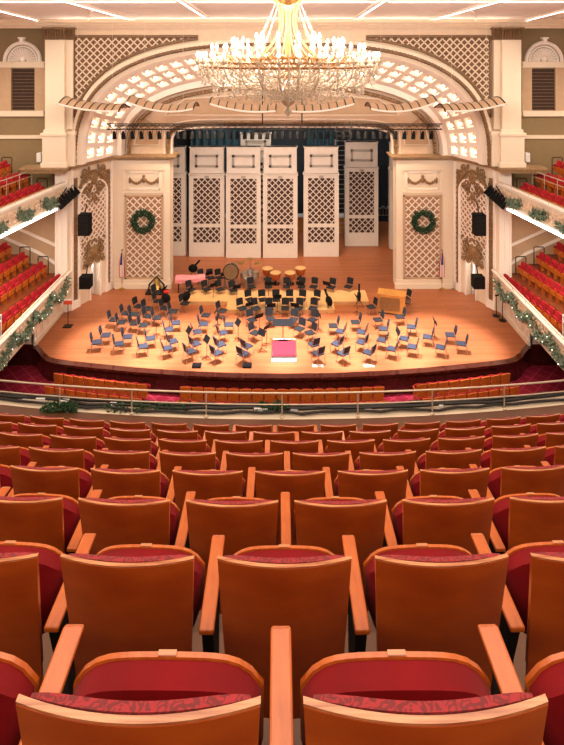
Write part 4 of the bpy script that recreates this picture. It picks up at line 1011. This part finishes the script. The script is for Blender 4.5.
# ------------------------------------------------------------------ chandelier
def chandelier():
    Yc = 15.0; c = Vector((X(288, Yc), Yc, 0)); k = Yc/F
    zz = lambda py: EYE-(py-HY)*k
    t = thing('chandelier', 'huge crystal chandelier with gilt stem and many lit bulbs', 'chandelier', tuple(c))
    # stem and gilt branches
    obj('stem', MB().lathe([(.04,zz(100)),(.1,zz(92)),(.06,zz(80)),(.16,zz(70)),(.08,zz(58)),(.07,zz(30)),(.16,zz(14)),(.34,zz(4)),(.4,zz(-2)),(.1,zz(-10)),(.05,20.0)], 20), 'gold', t, smooth=True)
    for i in range(14):
        a = 2*PI*i/14; pts = []
        for j in range(9):
            u = j/8; r_ = .3-.12*math.sin(PI*u)+.55*u*u*u; pts.append((r_*math.cos(a), r_*math.sin(a), zz(2+56*u)))
        obj('gilt_branch', MB().tube(pts, .025, 6), 'gold', t, smooth=True)
    # tiers of arms with candles
    tiers = [(2.42, 57, 32, 84), (2.05, 49, 26, 78), (1.5, 43, 18, 70), (.85, 38, 10, 64)]
    arms = MB(); first = None; fc = None
    for (R, py, n, pb) in tiers:
        for i in range(n):
            a = 2*PI*(i+.5*(R > 2.2))/n; zb = zz(py); ca, sa = math.cos(a), math.sin(a)
            pts = []
            for j in range(11):
                u = j/10; r_ = .15+(R-.15)*math.sin(u*PI/2)**.8; z = zz(pb-6)-(.28)*math.sin(PI*u)+(zb-.12-zz(pb-6))*u**2.5
                pts.append((r_*ca, r_*sa, z))
            arms.tube(pts, .02, 5)
            if first is None:
                first = cp = obj('candle_cup', MB().lathe([(.015,-.06),(.06,-.02),(.08,.02),(.03,.02),(.03,.14),(.01,.15)], 8), 'crystal_solid', t)
                fc = obj('bulb', MB().lathe([(.012,-.03),(.038,0),(.042,.04),(.02,.09),(.004,.12)], 8), 'bulb', cp, smooth=True); fc.location = (0, 0, .15)
            else:
                cp = first.copy(); C.objects.link(cp); b = fc.copy(); C.objects.link(b); b.parent = cp
            cp.location = (R*ca, R*sa, zb-.12)
    obj('glass_arms', arms, 'crystal_solid', t, smooth=True)
    # rings
    q = MB()
    for (R, py) in ((2.3, 66), (1.9, 62), (1.0, 58), (.65, 76)):
        q.tube([(R*math.cos(a), R*math.sin(a), zz(py)) for a in [2*PI*i/48 for i in range(48)]], .03, 6, closed=True)
    obj('gilt_ring', q, 'gold', t, smooth=True)
    q = MB()
    for i in range(40):
        a = 2*PI*i/40; q.tube([((.9+.75*u)*math.cos(a), (.9+.75*u)*math.sin(a), zz(56+10*math.sin(PI*u))) for u in (0,.25,.5,.75,1)], .022, 5)
    obj('gilt_scroll', q, 'gold', t, smooth=True)
    # crystal strands: drops and swags of beads
    def strands(name, R0, py0, R1, py1, sag, n, nb, sz):
        q = MB()
        for i in range(n):
            a0 = 2*PI*i/n; a1 = a0
            for j in range(nb):
                u = (j+.5)/nb; r_ = R0+(R1-R0)*u; z = zz(py0+(py1-py0)*u)-sag*math.sin(PI*u)
                q.blob((r_*math.cos(a0), r_*math.sin(a0), z), sz*(1+.4*(j % 3 == 0)), 5, 3, (.8,.8,1.3))
        o = obj(name, q, 'crystal', t); o['kind'] = 'stuff'
    def swags(R, py, drop, n, nb, sz, R2=None):
        q = MB()
        for i in range(n):
            for j in range(nb):
                u = j/nb; a = 2*PI*(i+u)/n; z = zz(py)-drop*math.sin(PI*u); q.blob((R*math.cos(a), R*math.sin(a), z), sz, 5, 3)
            a = 2*PI*i/n
            for j in range(4): q.blob((R*math.cos(a), R*math.sin(a), zz(py)-.07*(j+1)), sz*(1+.25*j), 5, 3, (.8,.8,1.5))
        o = obj('crystal_swag', q, 'crystal', t); o['kind'] = 'stuff'
    strands('crystal_strand', .35, 3, 1.1, 56, .12, 16, 26, .013)
    strands('crystal_strand', 2.2, 66, .35, 98, .10, 44, 22, .028)
    strands('crystal_strand', 1.5, 60, .25, 92, .3, 30, 16, .028)
    strands('crystal_strand', 2.0, 52, 2.3, 66, .1, 44, 9, .022)
    swags(2.4, 62, .32, 32, 12, .028); swags(2.3, 68, .4, 24, 12, .03); swags(2.0, 77, .42, 20, 12, .03); swags(1.5, 84, .35, 16, 10, .03); swags(.9, 90, .25, 12, 8, .028); swags(1.9, 58, .28, 28, 10, .025)
    q = MB(); q.lathe([(.02,zz(116)),(.09,zz(113)),(.1,zz(110.5)),(.03,zz(107)),(.14,zz(104)),(.2,zz(101)),(.08,zz(98)),(.38,zz(93)),(.45,zz(88)),(.2,zz(82))], 20); obj('crystal_bowl', q, 'crystal_solid', t, smooth=True)
    for (r_, py, e) in ((1.7, 46, 60), (0, 78, 30)):
        nn = 4 if r_ else 1
        for i in range(nn):
            a = PI/4+i*2*PI/nn; light('POINT', 'chandelier_glow', (c.x+r_*math.cos(a), c.y+r_*math.sin(a), zz(py)), e, (1,.86,.68), shadow_soft_size=.3)
chandelier()
